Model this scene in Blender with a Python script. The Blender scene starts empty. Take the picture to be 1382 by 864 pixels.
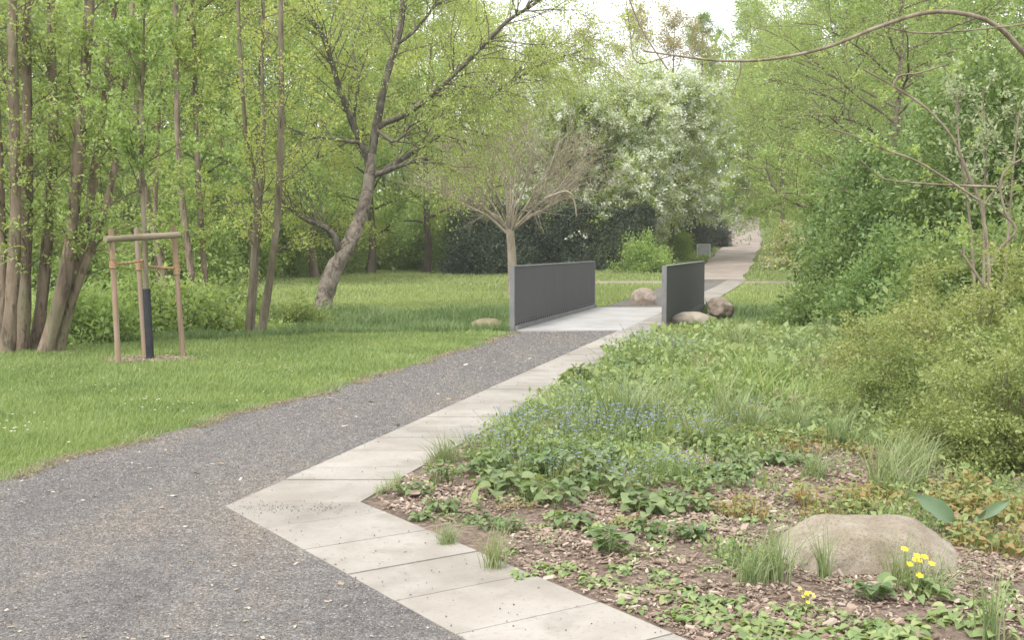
import bpy, math
import numpy as np
from mathutils import Vector, noise as mnoise

# ------------------------------------------------------------------ basics
scene = bpy.context.scene
COL = scene.collection
F_PX, CX, CY, EYE = 1500.0, 691.0, 432.0, 1.5
PITCH = math.atan(96.0 / F_PX)
CP, SP = math.cos(PITCH), math.sin(PITCH)
def ray(px, py):
    u = (px - CX) / F_PX; v = (CY - py) / F_PX
    return np.array([u, CP + v * SP, -SP + v * CP])
def at(px, py, Y):
    r = ray(px, py); r = r * (Y / r[1]); return np.array([r[0], r[1], EYE + r[2]])
def gp(px, py, z=0.0):
    r = ray(px, py); r = r * ((z - EYE) / r[2]); return np.array([r[0], r[1], z])
def rng_(s): return np.random.default_rng(s)
def sstep(a, b, x):
    t = np.clip((x - a) / (b - a), 0, 1); return t * t * (3 - 2 * t)
def norm(v):
    return v / (np.linalg.norm(v, axis=-1, keepdims=True) + 1e-12)

# ------------------------------------------------------------------ terrain
SL = 3.62 / 13.94                          # run of the path: metres across per metre away
STREAM = np.array([(-60, 14.0), (-22, 16.5), (-9.5, 19.6), (-4.0, 22.6), (2.6, 24.3), (8.5, 25.2), (20, 27.5), (60, 30)])
RY = np.array([-50, 44, 53, 62, 72, 80, 88, 100, 112, 125, 140, 400.])
RZ = np.array([0, 0, .10, .50, 1.03, 1.65, 2.4, 3.55, 4.5, 5.1, 5.3, 5.3])
def stream_dist(x, y):
    d = np.full(np.shape(x), 1e9)
    for (ax, ay), (bx, by) in zip(STREAM[:-1], STREAM[1:]):
        t = np.clip(((x - ax) * (bx - ax) + (y - ay) * (by - ay)) / ((bx - ax) ** 2 + (by - ay) ** 2), 0, 1)
        d = np.minimum(d, np.hypot(x - ax - t * (bx - ax), y - ay - t * (by - ay)))
    return d
def terrain(x, y):
    x = np.asarray(x, float); y = np.asarray(y, float)
    z = sum(np.interp(y + o, RY, RZ) for o in (-4, -2, 0, 2, 4)) / 5 * sstep(-4, 7, x)
    z = z + .012 * np.clip(y - 45, 0, 120) * (1 - sstep(-4, 7, x))
    sd = stream_dist(x, y)
    z = z - .95 * np.exp(-(sd / 1.75) ** 2)
    z = z + .05 * np.sin(x * .55 + 1.3) * np.sin(y * .43) * sstep(27, 33, y) * (1 - sstep(0, 2.5, x))
    return z
def tz(x, y): return float(terrain(x, y))

# ------------------------------------------------------------------ mesh helpers
class MB:
    """collects vertex / face blocks for one mesh"""
    def __init__(s): s.V = []; s.Q = []; s.T = []; s.n = 0
    def add(s, V, Q=None, T=None):
        V = np.asarray(V, float).reshape(-1, 3)
        if Q is not None and len(Q): s.Q.append(np.asarray(Q, np.int64).reshape(-1, 4) + s.n)
        if T is not None and len(T): s.T.append(np.asarray(T, np.int64).reshape(-1, 3) + s.n)
        s.V.append(V); s.n += len(V); return s
    def box(s, c, size, rz=0.0, tilt=None):
        h = np.array(size) / 2
        v = np.array([(x, y, z) for z in (-1, 1) for x, y in ((-1, -1), (1, -1), (1, 1), (-1, 1))]) * h
        ca, sa = math.cos(rz), math.sin(rz)
        v = np.stack([v[:, 0] * ca - v[:, 1] * sa, v[:, 0] * sa + v[:, 1] * ca, v[:, 2]], 1)
        s.add(v + np.array(c), [(3, 2, 1, 0), (4, 5, 6, 7), (0, 1, 5, 4), (1, 2, 6, 5), (2, 3, 7, 6), (3, 0, 4, 7)])
        return s
    def prism(s, poly, z0, z1):
        p = np.array(poly, float); n = len(p)
        z0 = np.broadcast_to(z0, n); z1 = np.broadcast_to(z1, n)
        V = np.vstack([np.c_[p, z0], np.c_[p, z1]])
        Q = [(i, (i + 1) % n, n + (i + 1) % n, n + i) for i in range(n)]
        if n == 4: Q += [(3, 2, 1, 0), (4, 5, 6, 7)]; s.add(V, Q)
        else: s.add(V, Q, [(0, i + 1, i) for i in range(1, n - 1)] + [(n, n + i, n + i + 1) for i in range(1, n - 1)])
        return s
    def mesh(s, name, mats, loc=(0, 0, 0), smooth=False):
        V = np.vstack(s.V) - np.array(loc, float)
        Q = np.vstack(s.Q) if s.Q else np.zeros((0, 4), int)
        T = np.vstack(s.T) if s.T else np.zeros((0, 3), int)
        me = bpy.data.meshes.new(name)
        me.vertices.add(len(V)); me.vertices.foreach_set('co', V.astype(np.float32).ravel())
        idx = np.concatenate([Q.ravel(), T.ravel()]).astype(np.int32)
        me.loops.add(len(idx)); me.loops.foreach_set('vertex_index', idx)
        st = np.concatenate([np.arange(len(Q)) * 4, len(Q) * 4 + np.arange(len(T)) * 3]).astype(np.int32)
        me.polygons.add(len(st)); me.polygons.foreach_set('loop_start', st)
        me.polygons.foreach_set('use_smooth', np.full(len(st), bool(smooth)))
        me.update(calc_edges=True)
        me.materials.append(mats)
        return me
    def build(s, name, mat, parent=None, loc=(0, 0, 0), smooth=False):
        if parent is not None: base = np.array(parent['_base'])
        else: base = np.array(loc, float)
        o = bpy.data.objects.new(name, s.mesh(name, mat, base, smooth)); COL.objects.link(o)
        if parent is not None: o.parent = parent; o['_base'] = list(base)
        else: o.location = loc
        return o
def tag(o, label=None, cat=None, group=None, kind=None):
    if label: o['label'] = label
    if cat: o['category'] = cat
    if group: o['group'] = group
    if kind: o['kind'] = kind
    return o
def thing(name, label, cat, loc, group=None):
    o = bpy.data.objects.new(name, None); COL.objects.link(o)
    o.location = [float(v) for v in loc]; o['_base'] = [float(v) for v in loc]
    o.empty_display_size = .2
    return tag(o, label, cat, group)
def dup(root, loc, rz=0.0, sc=1.0, label=None, group=None, sz=None):
    r = root.copy(); COL.objects.link(r)
    r.location = [float(v) for v in loc]; r.rotation_euler = (0, 0, rz); r.scale = (sc, sc, sc if sz is None else sz)
    if label: r['label'] = label
    if group: r['group'] = group
    for ch in list(root.children):
        c = ch.copy(); COL.objects.link(c); c.parent = r
        for g in list(ch.children):
            d = g.copy(); COL.objects.link(d); d.parent = c
    return r
def structure(mb, name, mat, smooth=False):
    return tag(mb.build(name, mat, smooth=smooth), kind='structure')

# ------------------------------------------------------------------ branches, tubes, leaves
def catmull(P, n):
    P = np.asarray(P, float)
    if len(P) < 3: return P[0] + (P[-1] - P[0]) * np.linspace(0, 1, n)[:, None]
    E = np.vstack([2 * P[0] - P[1], P, 2 * P[-1] - P[-2]])
    seg = np.linalg.norm(np.diff(P, axis=0), axis=1); cum = np.r_[0, np.cumsum(seg)] / seg.sum()
    out = []
    for u in np.linspace(0, 1, n):
        i = min(np.searchsorted(cum, u, 'right') - 1, len(P) - 2); i = max(i, 0)
        t = (u - cum[i]) / (cum[i + 1] - cum[i]); p0, p1, p2, p3 = E[i:i + 4]
        out.append(.5 * (2 * p1 + (p2 - p0) * t + (2 * p0 - 5 * p1 + 4 * p2 - p3) * t * t + (3 * p1 - p0 - 3 * p2 + p3) * t ** 3))
    return np.array(out)
def grow(P0, D, L, nseg, rng, bend=(0, 0, 0), wig=.12):
    m = len(P0); D = norm(np.asarray(D, float)); pts = [np.asarray(P0, float)]
    bend = np.asarray(bend, float); L = np.broadcast_to(L, m)
    for k in range(nseg):
        D = norm(D + bend / nseg + rng.normal(0, wig, (m, 3)))
        pts.append(pts[-1] + D * (L / nseg)[:, None])
    return np.stack(pts, 1)
def taper(r0, n, tip=.2):
    r0 = np.asarray(r0, float)
    return r0[:, None] * np.linspace(1, tip, n)[None, :]
def kids(P, Rd, per, t0, t1, rng, pw=1.0):
    m, n, _ = P.shape
    par = np.repeat(np.arange(m), per)
    t = t0 + (t1 - t0) * rng.random(len(par)) ** pw
    f = t * (n - 1); i = np.minimum(f.astype(int), n - 2); w = (f - i)
    pos = P[par, i] * (1 - w)[:, None] + P[par, i + 1] * w[:, None]
    tan = norm(P[par, i + 1] - P[par, i])
    rad = Rd[par, i] * (1 - w) + Rd[par, i + 1] * w
    return pos, tan, rad, par, t
def splay(T, ang, rng, up=0.0):
    a = norm(np.cross(T, rng.normal(0, 1, T.shape)))
    ang = np.asarray(ang)
    if ang.ndim: ang = ang[:, None]
    d = T * np.cos(ang) + a * np.sin(ang); d[:, 2] += up
    return norm(d)
def tubes(mb, P, Rd, sides=5):
    P = np.asarray(P, float)
    if P.ndim == 2: P = P[None]; Rd = np.asarray(Rd)[None]
    m, n, _ = P.shape
    T = np.gradient(P, axis=1); T = norm(T)
    mean = norm(P[:, -1] - P[:, 0])
    ref = np.eye(3)[np.argmin(np.abs(mean), axis=1)]
    U = norm(np.cross(T, ref[:, None, :])); W = np.cross(T, U)
    a = np.arange(sides) * 2 * math.pi / sides
    ring = U[:, :, None, :] * np.cos(a)[None, None, :, None] + W[:, :, None, :] * np.sin(a)[None, None, :, None]
    V = P[:, :, None, :] + ring * Rd[:, :, None, None]
    b = (np.arange(m) * n * sides)[:, None, None]; i = (np.arange(n - 1) * sides)[None, :, None]
    j = np.arange(sides)[None, None, :]; j2 = (j + 1) % sides
    Q = np.stack([b + i + j, b + i + j2, b + i + sides + j2, b + i + sides + j], -1)
    mb.add(V, Q)
    return mb
def bumpy(P, Rd, rng, amt=.08):      # irregular girth
    return Rd * (1 + rng.normal(0, amt, Rd.shape))
def leaves(mb, P, A, N, S, asp=.6, fold=.08, shape=.45):
    n = len(P); A = norm(A); B = norm(np.cross(N, A)); N2 = np.cross(A, B)
    S = np.broadcast_to(S, n)[:, None]; W = S * asp * .5
    V = np.stack([P, P + A * S * shape + B * W + N2 * S * fold, P + A * S, P + A * S * shape - B * W + N2 * S * fold], 1)
    mb.add(V, np.arange(n * 4).reshape(n, 4)); return mb
def leaf_on(mb, P, n, rng, size, spread=.05, asp=.6, t0=.2, pw=.7, droop=0.0, upn=.8, szv=.35, keep=.5, fold=.08):
    """n leaves scattered along branch lines P (m,k,3)"""
    m, k, _ = P.shape
    par = rng.integers(0, m, n); t = t0 + (1 - t0) * rng.random(n) ** pw
    f = t * (k - 1); i = np.minimum(f.astype(int), k - 2); w = (f - i)[:, None]
    pos = P[par, i] * (1 - w) + P[par, i + 1] * w + rng.normal(0, spread, (n, 3))
    A = keep * norm(P[par, i + 1] - P[par, i]) + rng.normal(0, .6, (n, 3)); A[:, 2] -= droop
    N = rng.normal(0, .6, (n, 3)); N[:, 2] += upn
    leaves(mb, pos, A, N, size * (1 + rng.uniform(-szv, szv, n)), asp, fold)
def blades(mb, P, H, Wd, lean, rng, segs=2, curl=.5):
    n = len(P); az = rng.random(n) * 2 * math.pi; d = np.stack([np.cos(az), np.sin(az), np.zeros(n)], 1)
    s = np.stack([-np.sin(az + .6), np.cos(az + .6), np.zeros(n)], 1)
    H = np.broadcast_to(H, n); Wd = np.broadcast_to(Wd, n); lean = np.broadcast_to(lean, n) * rng.uniform(.3, 1.3, n)
    rows = []
    for k in range(segs + 1):
        t = k / segs
        c = P + d * (H * lean * t ** 1.7)[:, None]; c[:, 2] += H * (t - curl * lean * .5 * t ** 2.4)
        w = (Wd * (1 - t ** 1.6) * .5 + Wd * .04)[:, None]
        rows += [c - s * w, c + s * w]
    V = np.stack(rows, 1); k2 = 2 * (segs + 1)
    b = (np.arange(n) * k2)[:, None]
    Q = np.concatenate([np.stack([b + 2 * k, b + 2 * k + 1, b + 2 * k + 3, b + 2 * k + 2], -1) for k in range(segs)], 1)
    mb.add(V, Q); return mb
def sheet(rows):
    """grid from rows of points (k, n, 3)"""
    rows = np.asarray(rows, float); k, n, _ = rows.shape
    i = np.arange(k - 1)[:, None] * n + np.arange(n - 1)[None, :]
    return MB().add(rows, np.stack([i, i + 1, i + n + 1, i + n], -1))

# ------------------------------------------------------------------ materials
def nt(name):
    m = bpy.data.materials.new(name); m.use_nodes = True
    t = m.node_tree; t.nodes.clear(); return m, t
def N(t, typ, **kw):
    n = t.nodes.new(typ)
    for k, v in kw.items():
        if k in n.inputs: n.inputs[k].default_value = v
        else: setattr(n, k, v)
    return n
def ramp(t, stops):
    r = t.nodes.new('ShaderNodeValToRGB'); e = r.color_ramp.elements
    while len(e) < len(stops): e.new(.5)
    for q, (p, c) in zip(e, stops): q.position = p; q.color = (*c, 1)
    return r
def mixc(t, fac, a, b, mode='MIX'):
    m = t.nodes.new('ShaderNodeMix'); m.data_type = 'RGBA'; m.blend_type = mode
    for s, v in ((0, fac), (6, a), (7, b)):
        if hasattr(v, 'links'): t.links.new(v, m.inputs[s])
        else: m.inputs[s].default_value = v if s == 0 else (*v, 1)
    return m.outputs[2]
def foliage(name, cols, trans=.45, rough=.5, tcol=(1.25, 1.2, .7), patch=.6, var=.35, spec=.35, lift=1.42, des=.20, tint=(1.03, .975, .90)):
    """thin leaves: each leaf takes one colour of the ramp, clumps drift a little in hue"""
    m, t = nt(name); L = t.links.new
    cols = [tuple(min(.85, lift * (v * (1 - des) + des * (.3 * c[0] + .6 * c[1] + .1 * c[2])) * w_) for v, w_ in zip(c, tint)) for c in cols]
    geo = N(t, 'ShaderNodeNewGeometry'); tc = N(t, 'ShaderNodeTexCoord')
    nz = N(t, 'ShaderNodeTexNoise', Scale=patch, Detail=2.0); L(tc.outputs['Object'], nz.inputs['Vector'])
    ad = N(t, 'ShaderNodeMath', operation='MULTIPLY_ADD'); ad.inputs[1].default_value = var * 2; 
    L(nz.outputs['Fac'], ad.inputs[0])
    sc = N(t, 'ShaderNodeMath', operation='MULTIPLY_ADD'); sc.inputs[1].default_value = .75; sc.inputs[2].default_value = .12 - var
    L(geo.outputs['Random Per Island'], sc.inputs[0]); L(sc.outputs[0], ad.inputs[2])
    n = len(cols); r = ramp(t, [(i / (n - 1), c) for i, c in enumerate(cols)]); L(ad.outputs[0], r.inputs[0])
    oi = N(t, 'ShaderNodeObjectInfo'); hs = N(t, 'ShaderNodeHueSaturation')
    mp = N(t, 'ShaderNodeMapRange'); mp.inputs[3].default_value = .488; mp.inputs[4].default_value = .512
    L(oi.outputs['Random'], mp.inputs[0]); L(mp.outputs[0], hs.inputs['Hue']); L(r.outputs[0], hs.inputs['Color'])
    p = N(t, 'ShaderNodeBsdfPrincipled', Roughness=rough); p.inputs['Specular IOR Level'].default_value = spec
    L(hs.outputs[0], p.inputs['Base Color'])
    tr = N(t, 'ShaderNodeBsdfTranslucent'); L(mixc(t, 1.0, hs.outputs[0], tcol, 'MULTIPLY'), tr.inputs[0])
    mx = N(t, 'ShaderNodeMixShader'); mx.inputs[0].default_value = trans
    L(p.outputs[0], mx.inputs[1]); L(tr.outputs[0], mx.inputs[2])
    o = N(t, 'ShaderNodeOutputMaterial'); L(mx.outputs[0], o.inputs[0]); return m
def solid(name, cols, scale=8.0, detail=6.0, rough=.85, bump=.3, bscale=None, stretch=(1, 1, 1), dist=0.0, spec=.3, speck=None, metal=0.0, coords='Object', bdist=.01, isl=0.0):
    m, t = nt(name); L = t.links.new
    tc = N(t, 'ShaderNodeTexCoord'); mp = N(t, 'ShaderNodeMapping'); mp.inputs['Scale'].default_value = stretch
    L(tc.outputs[coords], mp.inputs[0])
    nz = N(t, 'ShaderNodeTexNoise', Scale=scale, Detail=detail, Roughness=.62, Distortion=dist); L(mp.outputs[0], nz.inputs['Vector'])
    n = len(cols); r = ramp(t, [(.36 + .28 * i / max(n - 1, 1), c) for i, c in enumerate(cols)]); L(nz.outputs['Fac'], r.inputs[0])
    col = r.outputs[0]
    if speck:
        for (sc, lo, hi, c, f) in speck:
            v = N(t, 'ShaderNodeTexNoise', Scale=sc, Detail=3.0, Roughness=.7); L(mp.outputs[0], v.inputs['Vector'])
            k = N(t, 'ShaderNodeMapRange'); k.inputs[1].default_value = lo; k.inputs[2].default_value = hi; k.inputs[4].default_value = f
            L(v.outputs['Fac'], k.inputs[0]); col = mixc(t, k.outputs[0], col, c)
    if isl:
        gi = N(t, 'ShaderNodeNewGeometry'); mr = N(t, 'ShaderNodeMapRange'); mr.inputs[3].default_value = 1 - isl; mr.inputs[4].default_value = 1 + isl
        L(gi.outputs['Random Per Island'], mr.inputs[0]); cb_ = N(t, 'ShaderNodeCombineColor')
        for q in range(3): L(mr.outputs[0], cb_.inputs[q])
        col = mixc(t, 1.0, col, cb_.outputs[0], 'MULTIPLY')
    p = N(t, 'ShaderNodeBsdfPrincipled', Roughness=rough, Metallic=metal); p.inputs['Specular IOR Level'].default_value = spec
    L(col, p.inputs['Base Color'])
    if bump:
        b = N(t, 'ShaderNodeBump', Strength=bump, Distance=bdist)
        nb = N(t, 'ShaderNodeTexNoise', Scale=bscale or scale * 3, Detail=5.0, Roughness=.65); L(mp.outputs[0], nb.inputs['Vector'])
        L(nb.outputs['Fac'], b.inputs['Height']); L(b.outputs[0], p.inputs['Normal'])
    o = N(t, 'ShaderNodeOutputMaterial'); L(p.outputs[0], o.inputs[0]); return m
def chips(name, cols, rough=.8):
    m, t = nt(name); L = t.links.new
    geo = N(t, 'ShaderNodeNewGeometry'); n = len(cols)
    r = ramp(t, [(i / (n - 1), c) for i, c in enumerate(cols)]); L(geo.outputs['Random Per Island'], r.inputs[0])
    p = N(t, 'ShaderNodeBsdfPrincipled', Roughness=rough); L(r.outputs[0], p.inputs['Base Color'])
    o = N(t, 'ShaderNodeOutputMaterial'); L(p.outputs[0], o.inputs[0]); return m

M = {}
M['lawn'] = solid('lawn_soil', [(.075, .07, .035), (.085, .12, .035), (.11, .16, .045)], 1.6, 8, .95, .5, 40)
def gravel_mat():
    m, t = nt('gravel'); L = t.links.new
    tc = N(t, 'ShaderNodeTexCoord'); wob = N(t, 'ShaderNodeTexNoise', Scale=60.0, Detail=2.0); L(tc.outputs['Object'], wob.inputs['Vector'])
    v = N(t, 'ShaderNodeTexVoronoi', Scale=105.0); v.voronoi_dimensions = '2D'; L(tc.outputs['Object'], v.inputs['Vector'])
    sp = N(t, 'ShaderNodeSeparateColor'); L(v.outputs['Color'], sp.inputs[0])
    r = ramp(t, [(0, (.088, .078, .070)), (.18, (.125, .113, .103)), (.36, (.150, .148, .150)), (.55, (.165, .150, .134)), (.72, (.205, .178, .155)), (.9, (.19, .19, .192)), (1, (.33, .31, .285))]); L(sp.outputs[0], r.inputs[0])
    n1 = N(t, 'ShaderNodeTexNoise', Scale=.8, Detail=6.0, Roughness=.6); mp = N(t, 'ShaderNodeMapping'); mp.inputs['Scale'].default_value = (1.6, .45, 1); mp.inputs['Rotation'].default_value = (0, 0, .25)
    L(tc.outputs['Object'], mp.inputs[0]); L(mp.outputs[0], n1.inputs['Vector'])
    r2 = ramp(t, [(.36, (.72, .72, .75)), (.5, (.90, .90, .90)), (.64, (1.06, .99, .90))]); L(n1.outputs['Fac'], r2.inputs[0])
    n2 = N(t, 'ShaderNodeTexNoise', Scale=9.0, Detail=5.0, Roughness=.7); L(tc.outputs['Object'], n2.inputs['Vector'])
    r3 = ramp(t, [(.38, (.84, .84, .84)), (.62, (1.14, 1.13, 1.11))]); L(n2.outputs['Fac'], r3.inputs[0])
    col = mixc(t, 1.0, mixc(t, 1.0, r.outputs[0], r2.outputs[0], 'MULTIPLY'), r3.outputs[0], 'MULTIPLY')
    p = N(t, 'ShaderNodeBsdfPrincipled', Roughness=.92); p.inputs['Specular IOR Level'].default_value = .25; L(col, p.inputs['Base Color'])
    b = N(t, 'ShaderNodeBump', Strength=.8, Distance=.006); b.invert = True; L(v.outputs['Distance'], b.inputs['Height']); L(b.outputs[0], p.inputs['Normal'])
    o = N(t, 'ShaderNodeOutputMaterial'); L(p.outputs[0], o.inputs[0]); return m
M['gravel'] = gravel_mat()
M['road'] = solid('far_path_surface', [(.23, .19, .16), (.275, .232, .20), (.32, .275, .24)], .7, 7, .95, .4, 60)
M['pale_path'] = solid('pale_path_surface', [(.22, .19, .15), (.27, .235, .19)], 1.2, 6, .95, .3, 50)
M['slab'] = solid('slab_concrete', [(.235, .213, .183), (.285, .262, .229), (.315, .292, .26)], 1.1, 8, .85, .25, 160,
                  speck=[(9, .60, .72, (.19, .168, .14), .5), (120, .66, .72, (.08, .07, .06), .7), (.8, .50, .64, (.20, .18, .15), .6), (3.2, .54, .68, (.195, .178, .15), .5), (45, .56, .68, (.17, .158, .135), .5)], isl=.10)
M['deck'] = solid('deck_concrete', [(.29, .28, .27), (.345, .335, .322), (.38, .37, .36)], .9, 8, .8, .2, 120, speck=[(5, .6, .75, (.24, .23, .215), .5)])
M['abut'] = solid('abutment_concrete', [(.15, .14, .125), (.26, .25, .225)], 3, 7, .9, .4, 40)
M['steel'] = solid('painted_steel', [(.094, .093, .094), (.099, .098, .099)], 2.2, 6, .75, .06, 60, stretch=(1, 1, .15), spec=.2, speck=[(3.0, .54, .72, (.115, .113, .11), .5)])
M['steel_edge'] = solid('pale_steel', [(.15, .148, .15), (.20, .198, .20)], 4, 6, .5, .05, 60, spec=.4)  # paler grey for top rails, end posts, slotted strips and one base beam
M['steel_dark'] = solid('dark_steel', [(.03, .03, .031), (.05, .05, .05)], 4, 5, .6, .1)
M['stake'] = solid('stake_wood', [(.20, .135, .085), (.29, .21, .15), (.25, .205, .17)], 5, 8, .8, .35, 60, stretch=(1, 1, .12), dist=.4)
M['bar'] = solid('crossbar_wood', [(.16, .13, .085), (.22, .185, .125), (.27, .22, .16)], 5, 8, .8, .35, 60, stretch=(.12, .3, 1), dist=.3)
M['rope'] = solid('coconut_rope', [(.26, .16, .085), (.40, .27, .16)], 60, 4, .95, .6, 120)
M['guard'] = solid('black_guard', [(.022, .023, .026), (.034, .035, .04)], 8, 4, .5, .2, 40)
M['alder_bark'] = solid('alder_bark', [(.11, .085, .06), (.195, .15, .108), (.27, .215, .16)], 5, 8, .95, .8, 22, stretch=(1, 1, .25), dist=.5, bdist=.03,
                        speck=[(2.5, .56, .68, (.15, .16, .085), .6), (11, .54, .62, (.05, .038, .027), .65)])
M['thin_bark'] = solid('thin_bark', [(.09, .075, .05), (.16, .135, .09), (.21, .19, .14)], 6, 7, .95, .6, 24, stretch=(1, 1, .3), dist=.4, bdist=.02)
M['birch_bark'] = solid('birch_bark', [(.07, .057, .046), (.19, .155, .126), (.30, .255, .213), (.36, .315, .275)], 4.5, 10, .9, 1.0, 18, stretch=(1, 1, .7), dist=1.2, bdist=.05,
                        speck=[(1.5, .56, .66, (.075, .06, .05), .75), (3.0, .60, .7, (.22, .15, .115), .6)])
M['limb_bark'] = solid('birch_limb_bark', [(.06, .052, .042), (.12, .104, .083), (.21, .187, .155)], 7, 8, .9, .8, 22, stretch=(1, 1, .6), dist=.6, bdist=.03)
M['pollard_bark'] = solid('pollard_bark', [(.20, .165, .12), (.28, .235, .18), (.33, .285, .23)], 4, 7, .9, .5, 20, stretch=(1, 1, .4))
M['sapling_bark'] = solid('sapling_bark', [(.125, .10, .07), (.195, .16, .115), (.26, .22, .168)], 9, 6, .85, .4, 30, stretch=(1, 1, .3))
M['pale_birch_bark'] = solid('pale_bark', [(.25, .22, .18), (.50, .47, .42)], 3, 7, .9, .5, 12)
M['far_bark'] = solid('woodland_bark', [(.10, .08, .058), (.19, .155, .115)], 3, 6, .95, .5, 12, stretch=(1, 1, .3))
M['rock_buff'] = solid('buff_boulder', [(.215, .178, .13), (.265, .225, .17), (.32, .28, .225)], 6, 12, .92, .8, 120, bdist=.008,
                       speck=[(70, .53, .62, (.13, .11, .085), .55), (130, .55, .63, (.10, .085, .067), .55), (90, .62, .7, (.34, .31, .27), .6)])
M['rock_tan'] = solid('tan_boulder', [(.17, .14, .085), (.25, .205, .135)], 6, 9, .92, .7, 30)
M['rock_pink'] = solid('pink_boulder', [(.25, .19, .145), (.33, .265, .215), (.42, .375, .33)], 5, 9, .92, .7, 30, dist=1.0)
M['rock_pale'] = solid('pale_boulder', [(.27, .235, .18), (.35, .31, .25)], 6, 9, .92, .6, 30)
M['rock_brown'] = solid('brown_boulder', [(.15, .12, .09), (.24, .195, .152), (.30, .26, .21)], 5, 9, .92, .9, 25)
M['mulch'] = solid('mulch_soil', [(.11, .077, .057), (.19, .14, .107), (.28, .215, .17)], 30, 9, .95, 1.0, 70, bdist=.02,
                   speck=[(2.0, .5, .66, (.075, .055, .042), .6)])
M['chip'] = chips('wood_chip', [(.11, .075, .053), (.20, .142, .104), (.30, .228, .175), (.23, .162, .12), (.43, .36, .29), (.16, .115, .083), (.27, .205, .155)])
M['pale_litter'] = chips('pale_litter', [(.38, .35, .31), (.26, .19, .14), (.45, .42, .38), (.30, .25, .16), (.20, .14, .11)])
M['litter'] = chips('bud_litter', [(.15, .12, .07), (.20, .165, .09), (.17, .13, .085), (.23, .22, .12)])
M['grit'] = chips('grit', [(.085, .077, .07), (.14, .132, .125), (.19, .172, .155), (.12, .12, .123), (.165, .15, .136), (.22, .205, .19), (.34, .325, .30)])
M['grass'] = foliage('grass_blade', [(.085, .15, .032), (.14, .225, .045), (.19, .275, .065), (.25, .31, .10)], .35, .5, (1.15, 1.15, .6), .8, .5, lift=1.32, des=.24)
M['far_grass'] = foliage('far_grass_blade', [(.13, .20, .045), (.19, .275, .065), (.25, .33, .09), (.29, .35, .13)], .35, .5, (1.15, 1.15, .6), .12, .35, lift=1.34, des=.24)
M['bank_grass'] = foliage('bank_grass_blade', [(.075, .145, .045), (.12, .21, .065), (.17, .26, .09), (.22, .28, .12)], .35, .5, (1.1, 1.15, .65), .9, .45, lift=1.25, des=.24)
M['daisy'] = chips('daisy_petals', [(.75, .74, .70), (.82, .82, .78)])
M['alder_leaf'] = foliage('alder_leaf', [(.10, .165, .035), (.155, .235, .05), (.215, .295, .075), (.29, .36, .14)], .5, lift=1.58, des=.22, tint=(1, .985, .93))
M['birch_leaf'] = foliage('birch_leaf', [(.16, .22, .035), (.22, .29, .045), (.27, .33, .06), (.33, .37, .09)], .5, lift=1.58, des=.22, tint=(1, .985, .93))
M['wood_leaf'] = foliage('woodland_leaf', [(.12, .19, .035), (.175, .26, .05), (.23, .31, .07), (.29, .35, .10)], .5, patch=.35, lift=1.58, des=.22, tint=(1, .985, .93))
M['lime_leaf'] = foliage('lime_leaf', [(.17, .225, .035), (.23, .295, .05), (.29, .345, .07), (.34, .37, .11)], .5, patch=.35, lift=1.58, des=.22, tint=(1, .985, .93))
M['mid_leaf'] = foliage('mid_green_leaf', [(.065, .12, .03), (.10, .17, .042), (.14, .215, .055), (.19, .26, .08)], .45, patch=.4, lift=1.58, des=.22, tint=(1, .985, .93))
M['under_leaf'] = foliage('understorey_leaf', [(.09, .15, .035), (.14, .205, .05), (.185, .25, .065), (.24, .30, .10)], .5, patch=.4, lift=1.58, des=.22, tint=(1, .985, .93))
M['fresh_leaf'] = foliage('fresh_leaf', [(.15, .24, .05), (.20, .30, .065), (.25, .35, .085), (.31, .39, .12)], .55, patch=.4)
M['bud_leaf'] = foliage('budding_leaf', [(.20, .17, .07), (.24, .20, .075), (.23, .24, .07), (.28, .24, .12)], .4, patch=.3)
M['dark_leaf'] = foliage('yew_needle', [(.020, .038, .022), (.032, .055, .03), (.05, .078, .045), (.07, .10, .06)], .15, .55, patch=.8, lift=1.5)
M['conifer_leaf'] = foliage('conifer_needle', [(.045, .058, .045), (.065, .082, .06), (.085, .105, .075)], .15, .55, des=.1)
M['deep_green_leaf'] = foliage('dark_shrub_leaf', [(.05, .095, .028), (.085, .15, .04), (.13, .205, .06), (.18, .25, .085)], .4, patch=.5, lift=1.55, tint=(1.03, .98, .9))  # the shrubs' own darker green
M['hedge_leaf'] = foliage('hornbeam_leaf', [(.12, .185, .045), (.165, .24, .058), (.215, .29, .075), (.27, .33, .11)], .5, patch=.3, lift=1.5, des=.22, tint=(1, .985, .93))
M['spirea_leaf'] = foliage('spirea_leaf', [(.085, .135, .035), (.14, .195, .05), (.20, .26, .072), (.28, .325, .12)], .45, patch=1.6, var=.45)
M['silver_leaf'] = foliage('silver_leaf', [(.22, .29, .14), (.32, .38, .22), (.42, .48, .33)], .4, tcol=(1.05, 1.1, .8), lift=1.1)
M['blossom'] = foliage('white_blossom', [(.60, .65, .50), (.72, .75, .66), (.80, .80, .77)], .45, .6, (1, 1, .95), lift=1.0, des=0, tint=(1, 1, 1))
M['cream'] = foliage('cream_blossom', [(.48, .46, .33), (.60, .56, .44), (.66, .62, .52)], .35, .6, (1, 1, .9), lift=1.0, des=0, tint=(1, 1, .97))
M['broad'] = foliage('broad_leaf', [(.085, .165, .04), (.125, .225, .055), (.17, .275, .075), (.23, .33, .11)], .4, .42, patch=2, spec=.45, lift=1.05, des=.28)
M['herb'] = foliage('herb_leaf', [(.09, .16, .045), (.135, .215, .06), (.18, .26, .08), (.25, .31, .12)], .4, .5, patch=1.6, var=.5, des=.24, lift=1.5)
M['tuft'] = foliage('tuft_blade', [(.12, .195, .075), (.175, .26, .105), (.24, .315, .14), (.33, .37, .21)], .35, .5, patch=2, lift=1.1)
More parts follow.
